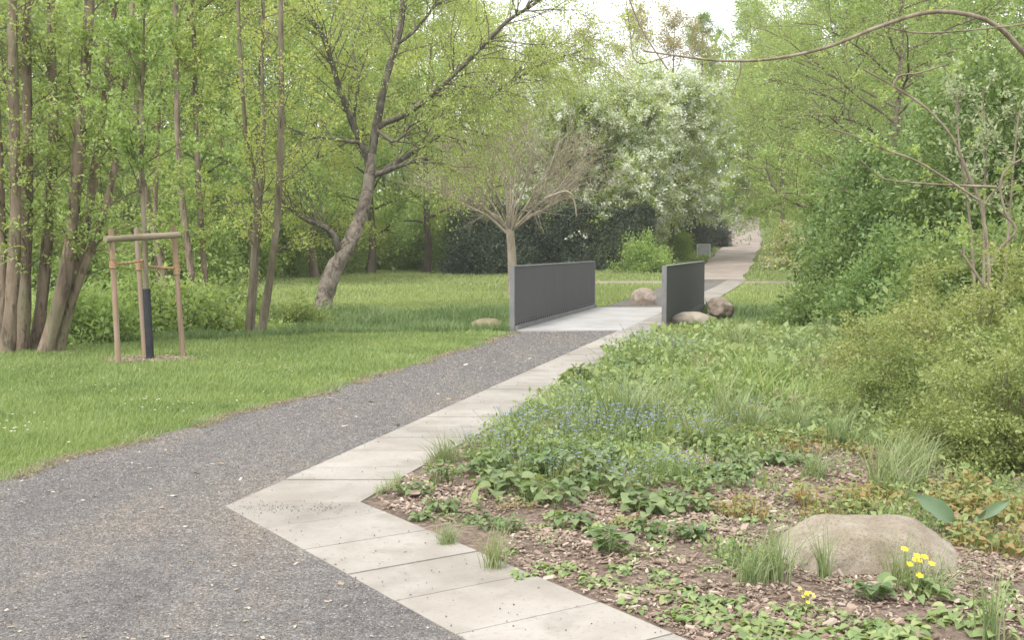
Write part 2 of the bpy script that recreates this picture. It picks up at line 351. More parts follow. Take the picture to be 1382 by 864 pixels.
M['strap'] = foliage('strap_blade', [(.10, .175, .035), (.155, .24, .05), (.21, .29, .07), (.30, .34, .13)], .35, .45, patch=2)
M['straw'] = foliage('straw_blade', [(.30, .26, .15), (.40, .35, .22), (.22, .25, .10)], .3, .6, (1, 1, .8), patch=2, lift=1.0)
M['bronze'] = foliage('bronze_leaf', [(.14, .20, .045), (.18, .225, .055), (.22, .20, .055), (.26, .17, .055), (.17, .23, .06)], .45, .45, (1.2, 1.05, .7), patch=3)
M['dock'] = foliage('dock_leaf', [(.12, .21, .12), (.16, .26, .15), (.20, .30, .18)], .35, .5, (1, 1.1, .7), patch=6, lift=.95)
M['woolly'] = foliage('woolly_leaf', [(.26, .34, .25), (.34, .42, .33)], .3, .7, (1, 1.05, .8), patch=6, lift=1.0)
M['blue'] = chips('blue_petals', [(.15, .18, .36), (.20, .24, .42), (.26, .28, .42)])
M['yellow'] = chips('yellow_petals', [(.60, .46, .03), (.66, .54, .05)])
M['white_metal'] = solid('white_post', [(.55, .55, .54), (.65, .65, .63)], 5, 4, .5, 0)
M['board'] = solid('grey_board', [(.30, .31, .31), (.38, .39, .39)], 4, 5, .5, 0)

# ------------------------------------------------------------------ setting
def edge_in(y):      # inner (bed side) edge of the slab band
    return np.where(y >= 6.48, -.89 + SL * (y - 6.48), -.89 + (6.48 - y) * .6714)
def edge_out(y):
    return np.where(y >= 6.36, -1.67 + SL * (y - 6.36), -1.67 + (6.36 - y) * .672)
gl = [gp(*p) for p in ((0, 652), (120, 612), (300, 565), (400, 540), (520, 505), (600, 480), (650, 465), (694, 448))]
GLY = np.array([-6, 2.0, 4.5] + [p[1] for p in gl]); GLX = np.array([-9.0, -5.6, -4.35] + [p[0] for p in gl])
def edge_grass(y):
    return np.interp(y, GLY, GLX) + .05 * np.sin(y * 2.3) + .03 * np.sin(y * 6.1 + 1)
def fpl(Y):          # far gravel, left edge
    return np.interp(Y, [28.3, 28.8, 36, 45, 51], [2.05, 2.45, 4.2, 6.2, 7.3])
FAR = np.array([(7.4, 10.55, 50.5), (8.75, 11.5, 55), (10.55, 13.35, 62), (13.05, 15.75, 72), (15.05, 17.85, 80), (16.5, 19.3, 86), (19.35, 22.15, 100), (22.6, 25.4, 113), (24.2, 27.0, 125), (24.5, 27.5, 150)])
def far_l(y): return np.interp(y, FAR[:, 2], FAR[:, 0])
def far_r(y): return np.interp(y, FAR[:, 2], FAR[:, 1])
def deck_l(y): return SL * (y - 20.3)
def deck_r(y): return 2.78 + SL * (y - 20.3)

def spaced(a, b, first, g):
    out = [0.0]; s = first
    while out[-1] < max(abs(a), abs(b)): out.append(out[-1] + s); s *= g
    return np.array(out)
pos = spaced(0, 200, .25, 1.035)
xs = np.concatenate([-pos[:0:-1], pos]); ys = np.concatenate([[-40, -20, -10, -5], np.arange(-2, 60, .3), 60 + spaced(0, 150, .4, 1.05)])
X, Y = np.meshgrid(xs, ys)
Z = terrain(X, Y)
structure(sheet(np.stack([X, Y, Z], -1)), 'ground', M['lawn'], True)

# gravel path in front of the bridge, far gravel, pale cross path, rising path
yy = np.arange(-5, 20.36, .1); rows = []
for y in yy:
    a, b = float(edge_grass(y)), float(min(edge_out(y), 12)); b = b + .05
    x = np.linspace(a, b, 26); rows.append(np.stack([x, np.full(26, y), terrain(x, y) + .008], 1))
structure(sheet(rows), 'gravel_path', M['gravel'], True)
rows = []
for y in np.arange(28.25, 50.6, .15):
    x = np.linspace(float(fpl(y)), float(edge_out(y)) + .02, 12)
    rows.append(np.stack([x, np.full(12, y), np.maximum(terrain(x, y), -.03) + .016], 1))
structure(sheet(rows), 'far_gravel_path', M['gravel'], True)
rows = []
for x in np.arange(3.2, 17, .3):
    y = np.linspace(46.6, 49.2, 7) + .02 * x + .25 * math.sin(x * .3)
    rows.append(np.stack([np.full(7, x), y, terrain(np.full(7, x), y) + .012], 1))
structure(sheet(rows), 'cross_path', M['pale_path'], True)
rows = []
for y in np.arange(50.5, 150, .3):
    x = np.linspace(float(far_l(y)), float(far_r(y)), 9) + .08 * math.sin(y * .9)
    rows.append(np.stack([x, np.full(9, y), terrain(x, y) + .03], 1))
structure(sheet(rows), 'rising_path', M['road'], True)

# slab band with real joints
R = rng_(3); mb = MB(); J = .009
def slab(q, z=.012, dz=None):
    q = np.array(q, float); c = q.mean(0); q = c + (q - c) * (1 - J / np.linalg.norm(q - c, axis=1)[:, None])
    zt = z + (R.normal(0, .0015) if dz is None else dz)
    mb.prism(q, -.08, zt)
y = 6.48; first = True
while y < 20.3:
    y2 = min(y + R.choice([.42, .55, .62]), 20.3)
    if 20.3 - y2 < .25: y2 = 20.3
    yo = 6.36 if first else y
    slab([(edge_out(yo), yo), (edge_in(y), y), (edge_in(y2), y2), (edge_out(y2), y2)]); y = y2; first = False
ld = np.array([1.41, -2.1]); ld /= np.linalg.norm(ld); o0 = np.array([-1.67, 6.36]); i0 = np.array([-.89, 6.48]); perp = np.array([-ld[1], ld[0]]); wd = float((i0 - o0) @ perp)
s = 0.0; si = float((i0 - o0) @ ld)
prev = (o0, i0); s = .62
while s < 8:
    a = o0 + ld * s; b = a + perp * wd + ld * max(si - .0, 0) * 0
    if s < .7: b = o0 + perp * wd + ld * max(s, si + .3)
    slab([prev[0], a, b, prev[1]]); prev = (a, b); s += R.choice([.46, .52, .5])
y = 28.3
while y < 50.4:
    y2 = min(y + .6, 50.4)
    zt = max(tz(float(edge_in(y)), y), -.05)
    slab([(edge_out(y), y), (edge_in(y) + .1, y), (edge_in(y2) + .1, y2), (edge_out(y2), y2)], zt + .03); y = y2
structure(mb, 'pavement', M['slab'])

# planting bed
yb = np.concatenate([np.arange(.5, 21.6, .08)]); rows = []
def bed_h(x, y):
    d = np.clip(x - edge_in(y), 0, 3)
    return .005 + .025 * sstep(0, 1.2, d) + .018 * np.sin(x * 5.1 + y * 2) * np.sin(y * 4.3 - x) * sstep(.05, .4, d)
for y in yb:
    a = float(edge_in(y)) + .004; x = a + (9.5 - a) * np.linspace(0, 1, 90) ** 1.3
    rows.append(np.stack([x, np.full(90, y), terrain(x, y) + bed_h(x, y) - .06 * sstep(20.2, 21.6, y)], 1))
structure(sheet(rows), 'planting_bed', M['mulch'], True)
def bz(x, y): return terrain(x, y) + bed_h(x, y)

# ------------------------------------------------------------------ footbridge
Y0, Y1 = 20.3, 28.3
br = thing('footbridge', 'concrete footbridge with two solid dark grey steel parapets over the ditch', 'bridge', (1.4 + 1.0, 24.3, -.02))
m = MB(); ofs = 2.02
m.prism([(deck_l(Y0) + .1, Y0 + .004), (deck_l(Y0) + ofs, Y0 + .004), (deck_l(Y1) + ofs, Y1), (deck_l(Y1) + .1, Y1)], -.22, .016); m.build('deck', M['deck'], br)
m = MB(); n = 13
for k in range(n):
    a, b = Y0 + .004 + (Y1 - Y0) * k / n, Y0 + (Y1 - Y0) * (k + 1) / n
    m.prism([(deck_l(a) + ofs + .006, a), (deck_r(a) - .1, a), (deck_r(b) - .1, b - .006), (deck_l(b) + ofs + .006, b - .006)], -.22, .018)
m.build('edge_strip', M['slab'], br)
def para(left):
    f = deck_l if left else deck_r
    def quad(xa, xb, ya, yb): return [(f(ya) + xa, ya), (f(ya) + xb, ya), (f(yb) + xb, yb), (f(yb) + xa, yb)]
    m = MB(); m.prism(quad(-.03, .03, Y0 + .03, Y1 - .03), .14, 1.17)
    pn = m.build('parapet_panel', M['steel'], br)
    m = MB(); m.prism(quad(-.045, .045, Y0, Y1), 1.172, 1.195); m.build('top_rail', M['steel_edge'], pn)
    for (a, b) in ((Y0 - .004, Y0 + .028), (Y1 - .028, Y1 + .004)):
        m = MB(); m.prism(quad(-.043, .043, a, b), -.05, 1.17); m.build('end_post', M['steel_edge'], pn)
    m = MB(); cols_ = []
    for k in range(41):
        a = Y0 + .05 + (Y1 - Y0 - .16) * k / 40; cols_ += [a, a + .075]
    zz_ = (.088, .094, .133, .139)
    for sx in (-.028, .028):
        V = [(f(a) + sx, a, z) for a in cols_ for z in zz_]; Q = []
        for q in range(len(cols_) - 1):
            for r in range(3):
                if r != 1 or q % 2 == 0: Q.append((4 * q + r, 4 * q + 4 + r, 4 * q + 5 + r, 4 * q + 1 + r))
        m.add(V, Q)
    m.build('slotted_strip', M['steel_edge'], pn)
    m = MB(); m.prism(quad(-.012, .012, Y0 + .03, Y1 - .03), .089, .138); m.build('slot_backing', M['steel_dark'], pn)
    m = MB(); m.prism(quad(-.07, .095, Y0 + .03, Y1 - .03) if left else quad(-.095, .07, Y0 + .03, Y1 - .03), -.06, .087)
    m.build('base_beam', M['steel_edge'] if left else M['steel'], br)
    m = MB(); m.prism(quad(-.10, .03, Y0 + .05, Y1 - .05) if left else quad(-.03, .10, Y0 + .05, Y1 - .05), -.42, -.225); m.build('girder', M['steel_dark'], br)
para(True); para(False)
for (a, b) in ((Y0 + .1, Y0 + .7), (Y1 - .9, Y1 - .1)):
    m = MB(); m.prism([(deck_l(a) - .2, a), (deck_r(a) + .28, a), (deck_r(b) + .28, b), (deck_l(b) - .2, b)], -1.3, -.425); m.build('abutment', M['abut'], br)

# ------------------------------------------------------------------ boulders
def boulder(name, label, c, size, mat, seed, flat=.5, power=2.6, rz=0.0, chop=None, group='boulders beside the path and bridge', sub=5):
    bm_ = MB(); import bmesh
    b = bmesh.new(); bmesh.ops.create_icosphere(b, subdivisions=sub, radius=1.0)
    off = Vector((seed * 3.7, seed * 1.9, seed * 5.3))
    for v in b.verts:
        p = np.array(v.co); a = np.abs(p) ** (power); p = p / (a.sum() ** (1 / power))
        if chop is not None:
            for (nx, ny, nz, d) in chop:
                nn = np.array([nx, ny, nz]); nn = nn / np.linalg.norm(nn); e = p @ nn - d
                if e > 0: p = p - nn * e * .72
        w = Vector(p)
        k = 1 + .06 * mnoise.noise(w * 1.3 + off) + .045 * mnoise.noise(w * 3.1 + off) + .018 * mnoise.noise(w * 8 + off) + .007 * mnoise.noise(w * 19 + off)
        p = p * k; v.co = (p[0] * size[0] / 2, p[1] * size[1] / 2, p[2] * size[2])
    me = bpy.data.meshes.new(name); b.to_mesh(me); b.free()
    me.polygons.foreach_set('use_smooth', np.ones(len(me.polygons), bool)); me.materials.append(mat)
    o = bpy.data.objects.new(name, me); COL.objects.link(o); o.location = c; o.rotation_euler = (0, 0, rz)
    return tag(o, label, 'boulder', group)
p = gp(1182, 782)
boulder('boulder', 'large buff boulder with a flat top lying in the wood chips of the bed', (p[0] + .07, p[1] + .20, -.045), (1.02, .56, .29), M['rock_buff'], 6, power=2.5, rz=math.radians(-4),
        chop=[(.12, -.1, 1, .80), (-.9, -.25, .62, .80), (.80, -.2, .62, .70), (.1, -1, .35, .80)], sub=6)
p = gp(657, 446); boulder('boulder', 'flat tan boulder in the grass before the end of the longer parapet', (p[0], p[1] + .2, tz(p[0], p[1]) + .06), (.66, .5, .20), M['rock_tan'], 5, power=2.4)
p = gp(868, 413); boulder('boulder', 'rounded pinkish boulder on the gravel between the two parapets', (p[0] + .05, p[1] + .3, .10), (.70, .6, .36), M['rock_pink'], 9, power=2.3)
p = gp(931, 446); boulder('boulder', 'pale smooth boulder half buried in grass before the shorter parapet', (3.44, 21.3, tz(3.44, 21.3) + .12), (.76, .5, .22), M['rock_pale'], 12, power=2.3)
p = at(974, 422, 24.5); boulder('boulder', 'angular brown boulder on the ditch bank behind the shorter parapet', (p[0], 24.6, p[2] + .10), (.58, .46, .24), M['rock_brown'], 15, power=3.0, rz=.4, chop=[(.3, -.5, 1, .7), (-.8, -.5, .3, .75), (.7, -.2, .5, .8)])
p = at(1036, 424, 26.5); boulder('boulder', 'small pale stone in the bare ditch bank under the dark shrub', (p[0] + .55, 26.5, p[2] + .05), (.4, .3, .12), M['rock_pale'], 19, sub=4)

# ------------------------------------------------------------------ stakes and the young tree
def P3(l, Yc):     # list of pixels -> points at one distance or a list of distances
    Yc = np.broadcast_to(Yc, len(l)); return np.array([at(a, b, c) for (a, b), c in zip(l, Yc)])
base = at(200, 489, 14.9); base[2] = tz(base[0], base[1])
st = thing('tree_stake_frame', 'three pale wooden stakes joined by a round crossbar around the young tree', 'tree support', base)
def post(l, Yc, r):
    P = catmull(P3(l, Yc), 8); P[0, 2] = tz(P[0, 0], P[0, 1]) - .1
    m = MB(); tubes(m, P, np.full(8, r), 12)
    e = np.vstack([P[-1], P[-1] + (P[-1] - P[-2]) * .02]); tubes(m, e, np.array([r, .002]), 12)
    return m.build('stake', M['stake'], st, smooth=True)
post([(160, 494), (150, 309)], 14.25, .036); post([(196, 487), (184, 308)], 15.2, .036); post([(247, 481), (234, 304.5)], 15.3, .037)
P = catmull(np.array([at(142, 323, 14.15), at(241, 317, 15.18)]), 6); m = MB(); tubes(m, P, np.full(6, .044), 14)
for e, s_ in ((P[0], P[0] - P[1]), (P[-1], P[-1] - P[-2])):
    tubes(m, np.vstack([e, e + norm(s_) * .004]), np.array([.044, .002]), 14)
m.build('crossbar', M['bar'], st, smooth=True)
def rope(a, b, r):
    P = catmull(np.array([a, (a + b) / 2 - np.array([0, 0, .01]), b]), 24)
    P[:, 2] += .006 * np.sin(np.arange(24) * 2.2)
    m = MB(); tubes(m, P, r * (1 + .15 * np.sin(np.arange(24) * 2.2 + 1)), 8); return m
rope(at(153, 356, 14.25), at(196, 351, 14.95), .016).build('tie', M['rope'], st, smooth=True)
rope(at(197, 359, 14.95), at(238, 362, 15.3), .018).build('tie', M['rope'], st, smooth=True)
for c, Yc, hh in (((152.5, 356), 14.25, .05), ((188, 357), 15.2, .07), ((238.5, 362), 15.3, .08)):
    a = at(*c, Yc); m = MB(); P = np.array([a + (0, 0, z) for z in np.linspace(-hh, hh, 7)]); tubes(m, P, .047 + .006 * np.cos(np.arange(7) * 3.14), 12); m.build('rope_wrap', M['rope'], st, smooth=True)

R = rng_(11)
tb = at(203, 489, 14.9); tb[2] = tz(tb[0], tb[1])
yt = thing('young_tree', 'young staked tree with a black guard round its lower trunk', 'tree', tb)
tl = P3([(203, 489), (197.5, 390), (196.5, 350), (194.5, 305), (191, 200), (193, 90), (196, -40)], 14.9); tl[0, 2] = tb[2]
TP = catmull(tl, 24); TR = np.interp(np.linspace(0, 1, 24), [0, .4, 1], [.038, .034, .010])
wood = MB(); tubes(wood, TP, TR, 10)
b0, t0, r0, _, tt = kids(TP[None], TR[None], 34, .42, .98, R)
B1 = grow(b0, splay(t0, R.uniform(.7, 1.2, 34), R, .25), R.uniform(.6, 1.3, 34) * (1.15 - .5 * tt), 8, R, (0, 0, .25), .10); Q1 = taper(np.minimum(r0 * .5, .012), 9)
b1, t1, r1, _, _ = kids(B1, Q1, 5, .2, .95, R)
B2 = grow(b1, splay(t1, R.uniform(.5, 1.0, len(b1)), R, .1), R.uniform(.15, .45, len(b1)), 4, R, (0, 0, .1), .12); Q2 = taper(np.full(len(b1), .004), 5)
tubes(wood, B1, Q1, 5); tubes(wood, B2, Q2, 3)
wood.build('trunk', M['thin_bark'], yt, smooth=True)
cr = MB(); leaf_on(cr, B2, 5200, R, .062, .03, .55, .1); leaf_on(cr, B1, 1800, R, .06, .03, .55, .3)
cr.build('crown', M['alder_leaf'], yt)
gpts = catmull(np.array([tb + (.0, 0, -.02), at(197.5, 390, 14.9)]), 10); m = MB(); tubes(m, gpts, np.full(10, .052), 14); tubes(m, gpts[[-1, -1]] + np.array([(0, 0, 0), (0, 0, .003)]), np.array([.052, .038]), 14)
m.build('trunk_guard', M['guard'], yt, smooth=True)

# ------------------------------------------------------------------ trees drawn stem by stem
def stem(l, Yc, w0, w1, n=20, ground=True, rng=None):
    P = P3(l, Yc); Ym = float(np.mean(np.broadcast_to(Yc, len(l))))
    if ground: P[0, 2] = tz(P[0, 0], P[0, 1]) - .15
    C = catmull(P, n); rr = np.linspace(w0, w1, n) * .5 * Ym / F_PX
    if ground: rr = rr * (1 + .35 * np.exp(-np.arange(n) / 1.2))
    return C, rr
def tree_from_stems(name, label, cat, stems, bark, leafmat, rng, group=None, side=16, t0=.15, slen=(.6, 1.6), twigs=5, tlen=(.2, .5), nleaf=6000, lsize=.06, spread=.04,
                    bend=.1, tbend=-.1, asp=.6, sides=10, sang=(.6, 1.2), up=.1, srad=.012, droop=0.0, bump=.06, loc=None, tpw=1.0, leaf_t0=.1, extra=None):
    base = np.array(stems[0][0][0]) if loc is None else np.array(loc, float); base = base.copy(); base[2] = tz(base[0], base[1])
    root = thing(name, label, cat, base, group)
    wood = MB(); allB2 = []; allB1 = []
    for C, rr in stems:
        rr = bumpy(C, rr, rng, bump)
        tubes(wood, C, rr, sides)
        L = np.linalg.norm(np.diff(C, axis=0), axis=1).sum()
        k = max(2, int(side * L / 6))
        p, t, r, _, tt = kids(C[None], rr[None], k, t0, 1.0, rng, tpw)
        B1 = grow(p, splay(t, rng.uniform(*sang, k), rng, up), rng.uniform(*slen, k), 8, rng, (0, 0, bend), .13); Q1 = taper(np.minimum(r * .6, srad), 9)
        tubes(wood, B1, Q1, 5); allB1.append(B1)
        p, t, r, _, _ = kids(B1, Q1, twigs, .15, 1.0, rng)
        B2 = grow(p, splay(t, rng.uniform(.4, 1.0, len(p)), rng, 0), rng.uniform(*tlen, len(p)), 5, rng, (0, 0, tbend), .15); Q2 = taper(np.minimum(r * .6, srad * .4), 6)
        tubes(wood, B2, Q2, 3); allB2.append(B2)
    wood.build('trunk', bark, root, smooth=True)
    if nleaf:
        cr = MB(); B2 = np.concatenate(allB2); B1 = np.concatenate(allB1)
        leaf_on(cr, B2, int(nleaf * .8), rng, lsize, spread, asp, leaf_t0, droop=droop); leaf_on(cr, B1, int(nleaf * .2), rng, lsize, spread, asp, .3, droop=droop)
        cr.build('crown', leafmat, root)
    return root

R = rng_(21)
tree_from_stems('alder_tree', 'tall straight brown alder with two close stems at the picture edge', 'tree',
    [stem([(8, 474), (21, 300), (17, 60), (16, -300)], 15.6, 17.2, 10.3), stem([(30, 474), (37, 258), (35, 20), (34, -300)], 16.0, 16.3, 10.3), stem([(2, 474), (3, 320), (-8, 60), (-12, -300)], 15.9, 12.9, 7.7)],
    M['alder_bark'], M['alder_leaf'], R, 'alders along the ditch bank', nleaf=9000, side=22)
tree_from_stems('alder_tree', 'brown alder fanning into four leaning stems beside the staked tree', 'tree',
    [stem([(46, 476), (61, 360), (72, 180), (69, 30), (70, -300)], 16.2, 16.3, 8.6), stem([(56, 476), (90, 360), (108, 180), (121, 0), (132, -300)], 15.8, 18.1, 10.3),
     stem([(66, 477), (112, 320), (132, 200), (150, 60), (166, -200)], 16.4, 14.6, 7.7), stem([(72, 478), (104, 385), (141, 288), (160, 190), (175, 60)], 16.0, 14.6, 6.9)],
    M['alder_bark'], M['alder_leaf'], R, 'alders along the ditch bank', nleaf=15000, side=24)
tree_from_stems('alder_tree', 'slim two-stemmed alder seen just past the tall stake of the frame', 'tree',
    [stem([(268, 400), (246, 270), (238, 120), (236, -150)], 24, 9.5, 6.0), stem([(280, 400), (266, 215), (262, 60), (255, -150)], 24.4, 8.6, 5.2)],
    M['alder_bark'], M['wood_leaf'], R, 'alders along the ditch bank', nleaf=9000, side=18, lsize=.075)
tree_from_stems('alder_tree', 'leaning slim alder rising behind the middle of the stake frame', 'tree',
    [stem([(236, 402), (204, 295), (186, 190), (176, -60)], 24.6, 9.5, 6.0), stem([(222, 402), (210, 330), (213, 200), (220, 40)], 25, 6.9, 4.3), stem([(184, 140), (196, 88), (222, 52), (262, 18), (300, -12), (340, -40)], 24.6, 6.9, 5.2, 20, False)],
    M['alder_bark'], M['wood_leaf'], R, 'alders along the ditch bank', nleaf=7000, side=18, lsize=.075)
tree_from_stems('alder_tree', 'thin three-stemmed young alder between the stake frame and the leaning birch', 'tree',
    [stem([(333, 452), (346, 261), (333, 190), (322, 27), (318, -200)], 19.4, 7.7, 4.3), stem([(338, 452), (354, 217), (354, 82), (358, -150)], 19.6, 6.9, 3.4), stem([(349, 453), (371, 326), (379, 190), (379, 22), (376, -200)], 19.3, 10.3, 5.2)],
    M['thin_bark'], M['birch_leaf'], R, 'alders along the ditch bank', nleaf=6500, side=16, slen=(.5, 1.8), lsize=.05, spread=.05)

# the leaning birch
R = rng_(31); YB = 26.8
birch_stems = [
    stem([(432, 424), (447, 372), (468, 335), (487, 292), (498, 245), (501, 207)], YB, 25, 14, 26),
    stem([(501, 212), (509, 163), (520, 109), (534, 60), (544, 10), (556, -120), (560, -300)], YB + np.array([0, 0, .1, .3, .5, 1, 1.5]), 12, 3.5, 26, False),
    stem([(499, 222), (490, 201), (474, 163), (458, 120), (444, 71), (430, 38), (398, 14), (360, -10), (310, -20)], YB + np.array([0, -.1, -.3, -.5, -.8, -1, -1.2, -1.4, -1.6]), 9.5, 4, 28, False),
    stem([(505, 182), (515, 168), (545, 155), (583, 128), (615, 98), (653, 60), (686, 27), (730, -2), (790, -60)], YB + np.array([0, -.1, -.4, -.7, -1, -1.3, -1.5, -1.8, -2]), 9, 3, 28, False),
    stem([(500, 242), (509, 234), (539, 217), (588, 185), (626, 158), (659, 130), (697, 106), (735, 84), (785, 68)], YB + np.array([0, 0, .2, .4, .7, .9, 1.2, 1.4, 1.6]), 7.5, 2, 28, False),
    stem([(508, 236), (520, 231), (550, 220), (577, 214)], YB - .3, 8, 4, 10, False),
    stem([(462, 345), (458, 337), (444, 310), (409, 294), (387, 277), (372, 262)], YB - np.array([0, .1, .3, .5, .7, .8]), 11, 3, 16, False),
    stem([(486, 192), (470, 190), (440, 186), (412, 182), (385, 170)], YB - .8, 5, 2, 14, False),
    stem([(492, 205), (478, 160), (484, 110), (476, 60), (495, 10)], YB + .8, 6, 2, 16, False),
    stem([(535, 60), (560, 40), (590, 0), (610, -60)], YB + .3, 5, 2, 12, False),
    stem([(509, 175), (528, 190), (540, 186), (560, 165), (600, 158)], YB - .6, 5, 2, 14, False)]
bb = at(435, 420, YB); bb[2] = tz(bb[0], bb[1])
bt = thing('birch_tree', 'big leaning birch with rugged grey bark and wide limbs over the lawn', 'tree', bb)
wood = MB()
tubes(wood, birch_stems[0][0], bumpy(None, birch_stems[0][1], R, .10), 16); wood.build('trunk', M['birch_bark'], bt, smooth=True)
for C, rr in birch_stems[1:]:
    m = MB(); tubes(m, C, bumpy(None, rr, R, .08), 9); m.build('limb', M['limb_bark'], bt, smooth=True)
tw = MB(); T1, T2 = [], []
for i, (C, rr) in enumerate(birch_stems[1:]):
    k = [50, 50, 56, 56, 8, 14, 10, 14, 20, 14][i]
    p, t, r, _, tt = kids(C[None], rr[None], k, .22, 1, R)
    B1 = grow(p, splay(t, R.uniform(.5, 1.1, k), R, .2), R.uniform(.8, 2.4, k), 10, R, (0, 0, -.25), .10); Q1 = taper(np.minimum(r * .5, .018), 11)
    tubes(tw, B1, Q1, 4); T1.append(B1)
    p, t, r, _, _ = kids(B1, Q1, 9, .1, 1, R)
    B2 = grow(p, splay(t, R.uniform(.3, 1.0, len(p)), R, -.25), R.uniform(.4, 1.5, len(p)), 7, R, (0, 0, -1.3), .08); Q2 = taper(np.full(len(p), .0055), 8)
    tubes(tw, B2, Q2, 3); T2.append(B2)
tw.build('twigs', M['thin_bark'], bt, smooth=True)
cr = MB(); leaf_on(cr, np.concatenate(T2), 64000, R, .050, .06, .7, .15, .8, droop=.6, upn=.3)
cr.build('crown', M['birch_leaf'], bt)

# bare pollarded tree behind the parapet
R = rng_(41); YP = 37.5
pb = at(691, 396, YP); pb[2] = tz(pb[0], pb[1])
pt = thing('bare_tree', 'bare pale-barked tree with a low fan of leafless branches behind the parapet', 'tree', pb)
C, rr = stem([(692, 396), (691, 350), (688, 309)], YP, 13, 11, 12)
wood = MB(); tubes(wood, C, rr, 12)
heads = [(606, 240), (622, 190), (648, 168), (676, 158), (700, 160), (726, 172), (755, 190), (776, 222), (784, 248), (636, 225), (598, 256), (705, 205), (742, 235), (764, 262), (664, 235), (616, 244), (720, 262), (690, 215), (650, 275)]
Ls = []; Rs = []
for i, h in enumerate(heads):
    dY = R.uniform(-1.6, 1.6)
    Pm = P3([(688 + R.uniform(-3, 3), 314 + R.uniform(-3, 4)), (688 + (h[0] - 688) * .35, 300 - (300 - h[1]) * .22), (688 + (h[0] - 688) * .75, 300 - (300 - h[1]) * .6), h], YP + np.array([0, dY * .3, dY * .7, dY]))
    Cc = catmull(Pm, 9); Ls.append(Cc); Rs.append(np.linspace(.05, .02, 9) * R.uniform(.8, 1.15))
L1 = np.array(Ls); R1 = np.array(Rs); tubes(wood, L1, R1, 7)
p, t, r, _, _ = kids(L1, R1, 8, .3, 1, R)
d = splay(t, R.uniform(.3, .9, len(p)), R, .12); c0 = at(690, 280, YP); d = norm(d + .5 * norm(p - c0))
B2 = grow(p, d, R.uniform(.8, 2.1, len(p)), 7, R, (0, 0, .55), .17); Q2 = taper(np.minimum(r * .55, .017), 8, .25); tubes(wood, B2, Q2, 5)
p, t, r, _, _ = kids(B2, Q2, 5, .2, 1, R)
B3 = grow(p, splay(t, R.uniform(.3, .9, len(p)), R, .1), R.uniform(.5, 1.4, len(p)), 6, R, (0, 0, .3), .2); Q3 = taper(np.full(len(p), .008), 7, .4); tubes(wood, B3, Q3, 4)
p, t, r, _, _ = kids(B3, Q3, 4, .2, 1, R)
B4 = grow(p, splay(t, R.uniform(.3, .9, len(p)), R, .1), R.uniform(.25, .6, len(p)), 4, R, (0, 0, .1), .16); Q4 = taper(np.full(len(p), .005), 5, .5); tubes(wood, B4, Q4, 3)
for l in ([(735, 268), (765, 258), (775, 272), (778, 292)],):
    Cc, r_ = stem(l, YP - 1.2, 4, 2, 12, False); tubes(wood, Cc, r_, 5)
wood.build('trunk', M['pollard_bark'], pt, smooth=True)
bd = MB(); leaf_on(bd, B4, 12000, R, .036, .02, .5, .3); bd.build('crown', M['lime_leaf'], pt)

# ------------------------------------------------------------------ tree and shrub prototypes
def proto_tree(seed, H, CR, cb, bark, leafmat, n1=34, n2=8, n3=5, nl=24000, ls=.13, spread=.12, asp=.65, up=.15, b2=0.0, b3=-.2, droop=0.0, tr=.16, prof=.9, top=.35, name='woodland_tree', blossom=None, nb=0, bs=.12):
    R = rng_(seed)
    t = np.linspace(0, 1, 14); lean = R.normal(0, .25, 2)
    C = np.stack([lean[0] * t ** 2 + .12 * np.sin(t * 7 + seed), lean[1] * t ** 2 + .12 * np.cos(t * 6 + seed), H * t * .96], 1); C[0, :2] = 0
    rr = tr * (1 - .9 * t) * (1 + .5 * np.exp(-t * 25))
    wood = MB(); tubes(wood, C, rr, 8)
    tt = np.linspace(cb, .98, n1); f = tt * 13; i = np.minimum(f.astype(int), 12); w = (f - i)[:, None]; P0 = C[i] * (1 - w) + C[i + 1] * w
    az = np.arange(n1) * 2.4 + R.normal(0, .4, n1); h = (tt - cb) / (1 - cb)
    L = CR * np.clip(np.sin(np.clip(h * .82 + .18, 0, 1) * math.pi) ** prof, top, 1) * R.uniform(.65, 1.15, n1)
    el = R.uniform(.1, .6, n1) + h * .5
    D = np.stack([np.cos(az) * np.cos(el), np.sin(az) * np.cos(el), np.sin(el)], 1)
    B1 = grow(P0, D, L, 8, R, (0, 0, up), .12); Q1 = taper(np.minimum(rr[i] * .5, .06), 9)
    p, tg, r, par, _ = kids(B1, Q1, n2, .2, 1, R); B2 = grow(p, splay(tg, R.uniform(.4, 1.0, len(p)), R, .1), L[par] * R.uniform(.22, .5, len(p)), 6, R, (0, 0, b2), .14); Q2 = taper(np.minimum(r * .6, .02), 7)
    p, tg, r, par, _ = kids(B2, Q2, n3, .2, 1, R); B3 = grow(p, splay(tg, R.uniform(.4, 1.0, len(p)), R), R.uniform(.3, .9, len(p)) * CR / 3.2, 5, R, (0, 0, b3), .14); Q3 = taper(np.minimum(r * .6, .007), 6)
    tubes(wood, B1, Q1, 5); tubes(wood, B2, Q2, 4); tubes(wood, B3, Q3, 3)
    cr = MB(); leaf_on(cr, B3, int(nl * .75), R, ls, spread, asp, .1, droop=droop); leaf_on(cr, B2, int(nl * .25), R, ls, spread, asp, .3, droop=droop)
    out = [('trunk', wood, bark, True), ('crown', cr, leafmat, False)]
    if blossom:
        bl = MB(); B3s = B3[R.random(len(B3)) < .6]; leaf_on(bl, B3s, nb, R, bs, spread * .7, .75, .3, droop=-.1, upn=1.1); out.append(('blossom', bl, blossom, False))
    return out
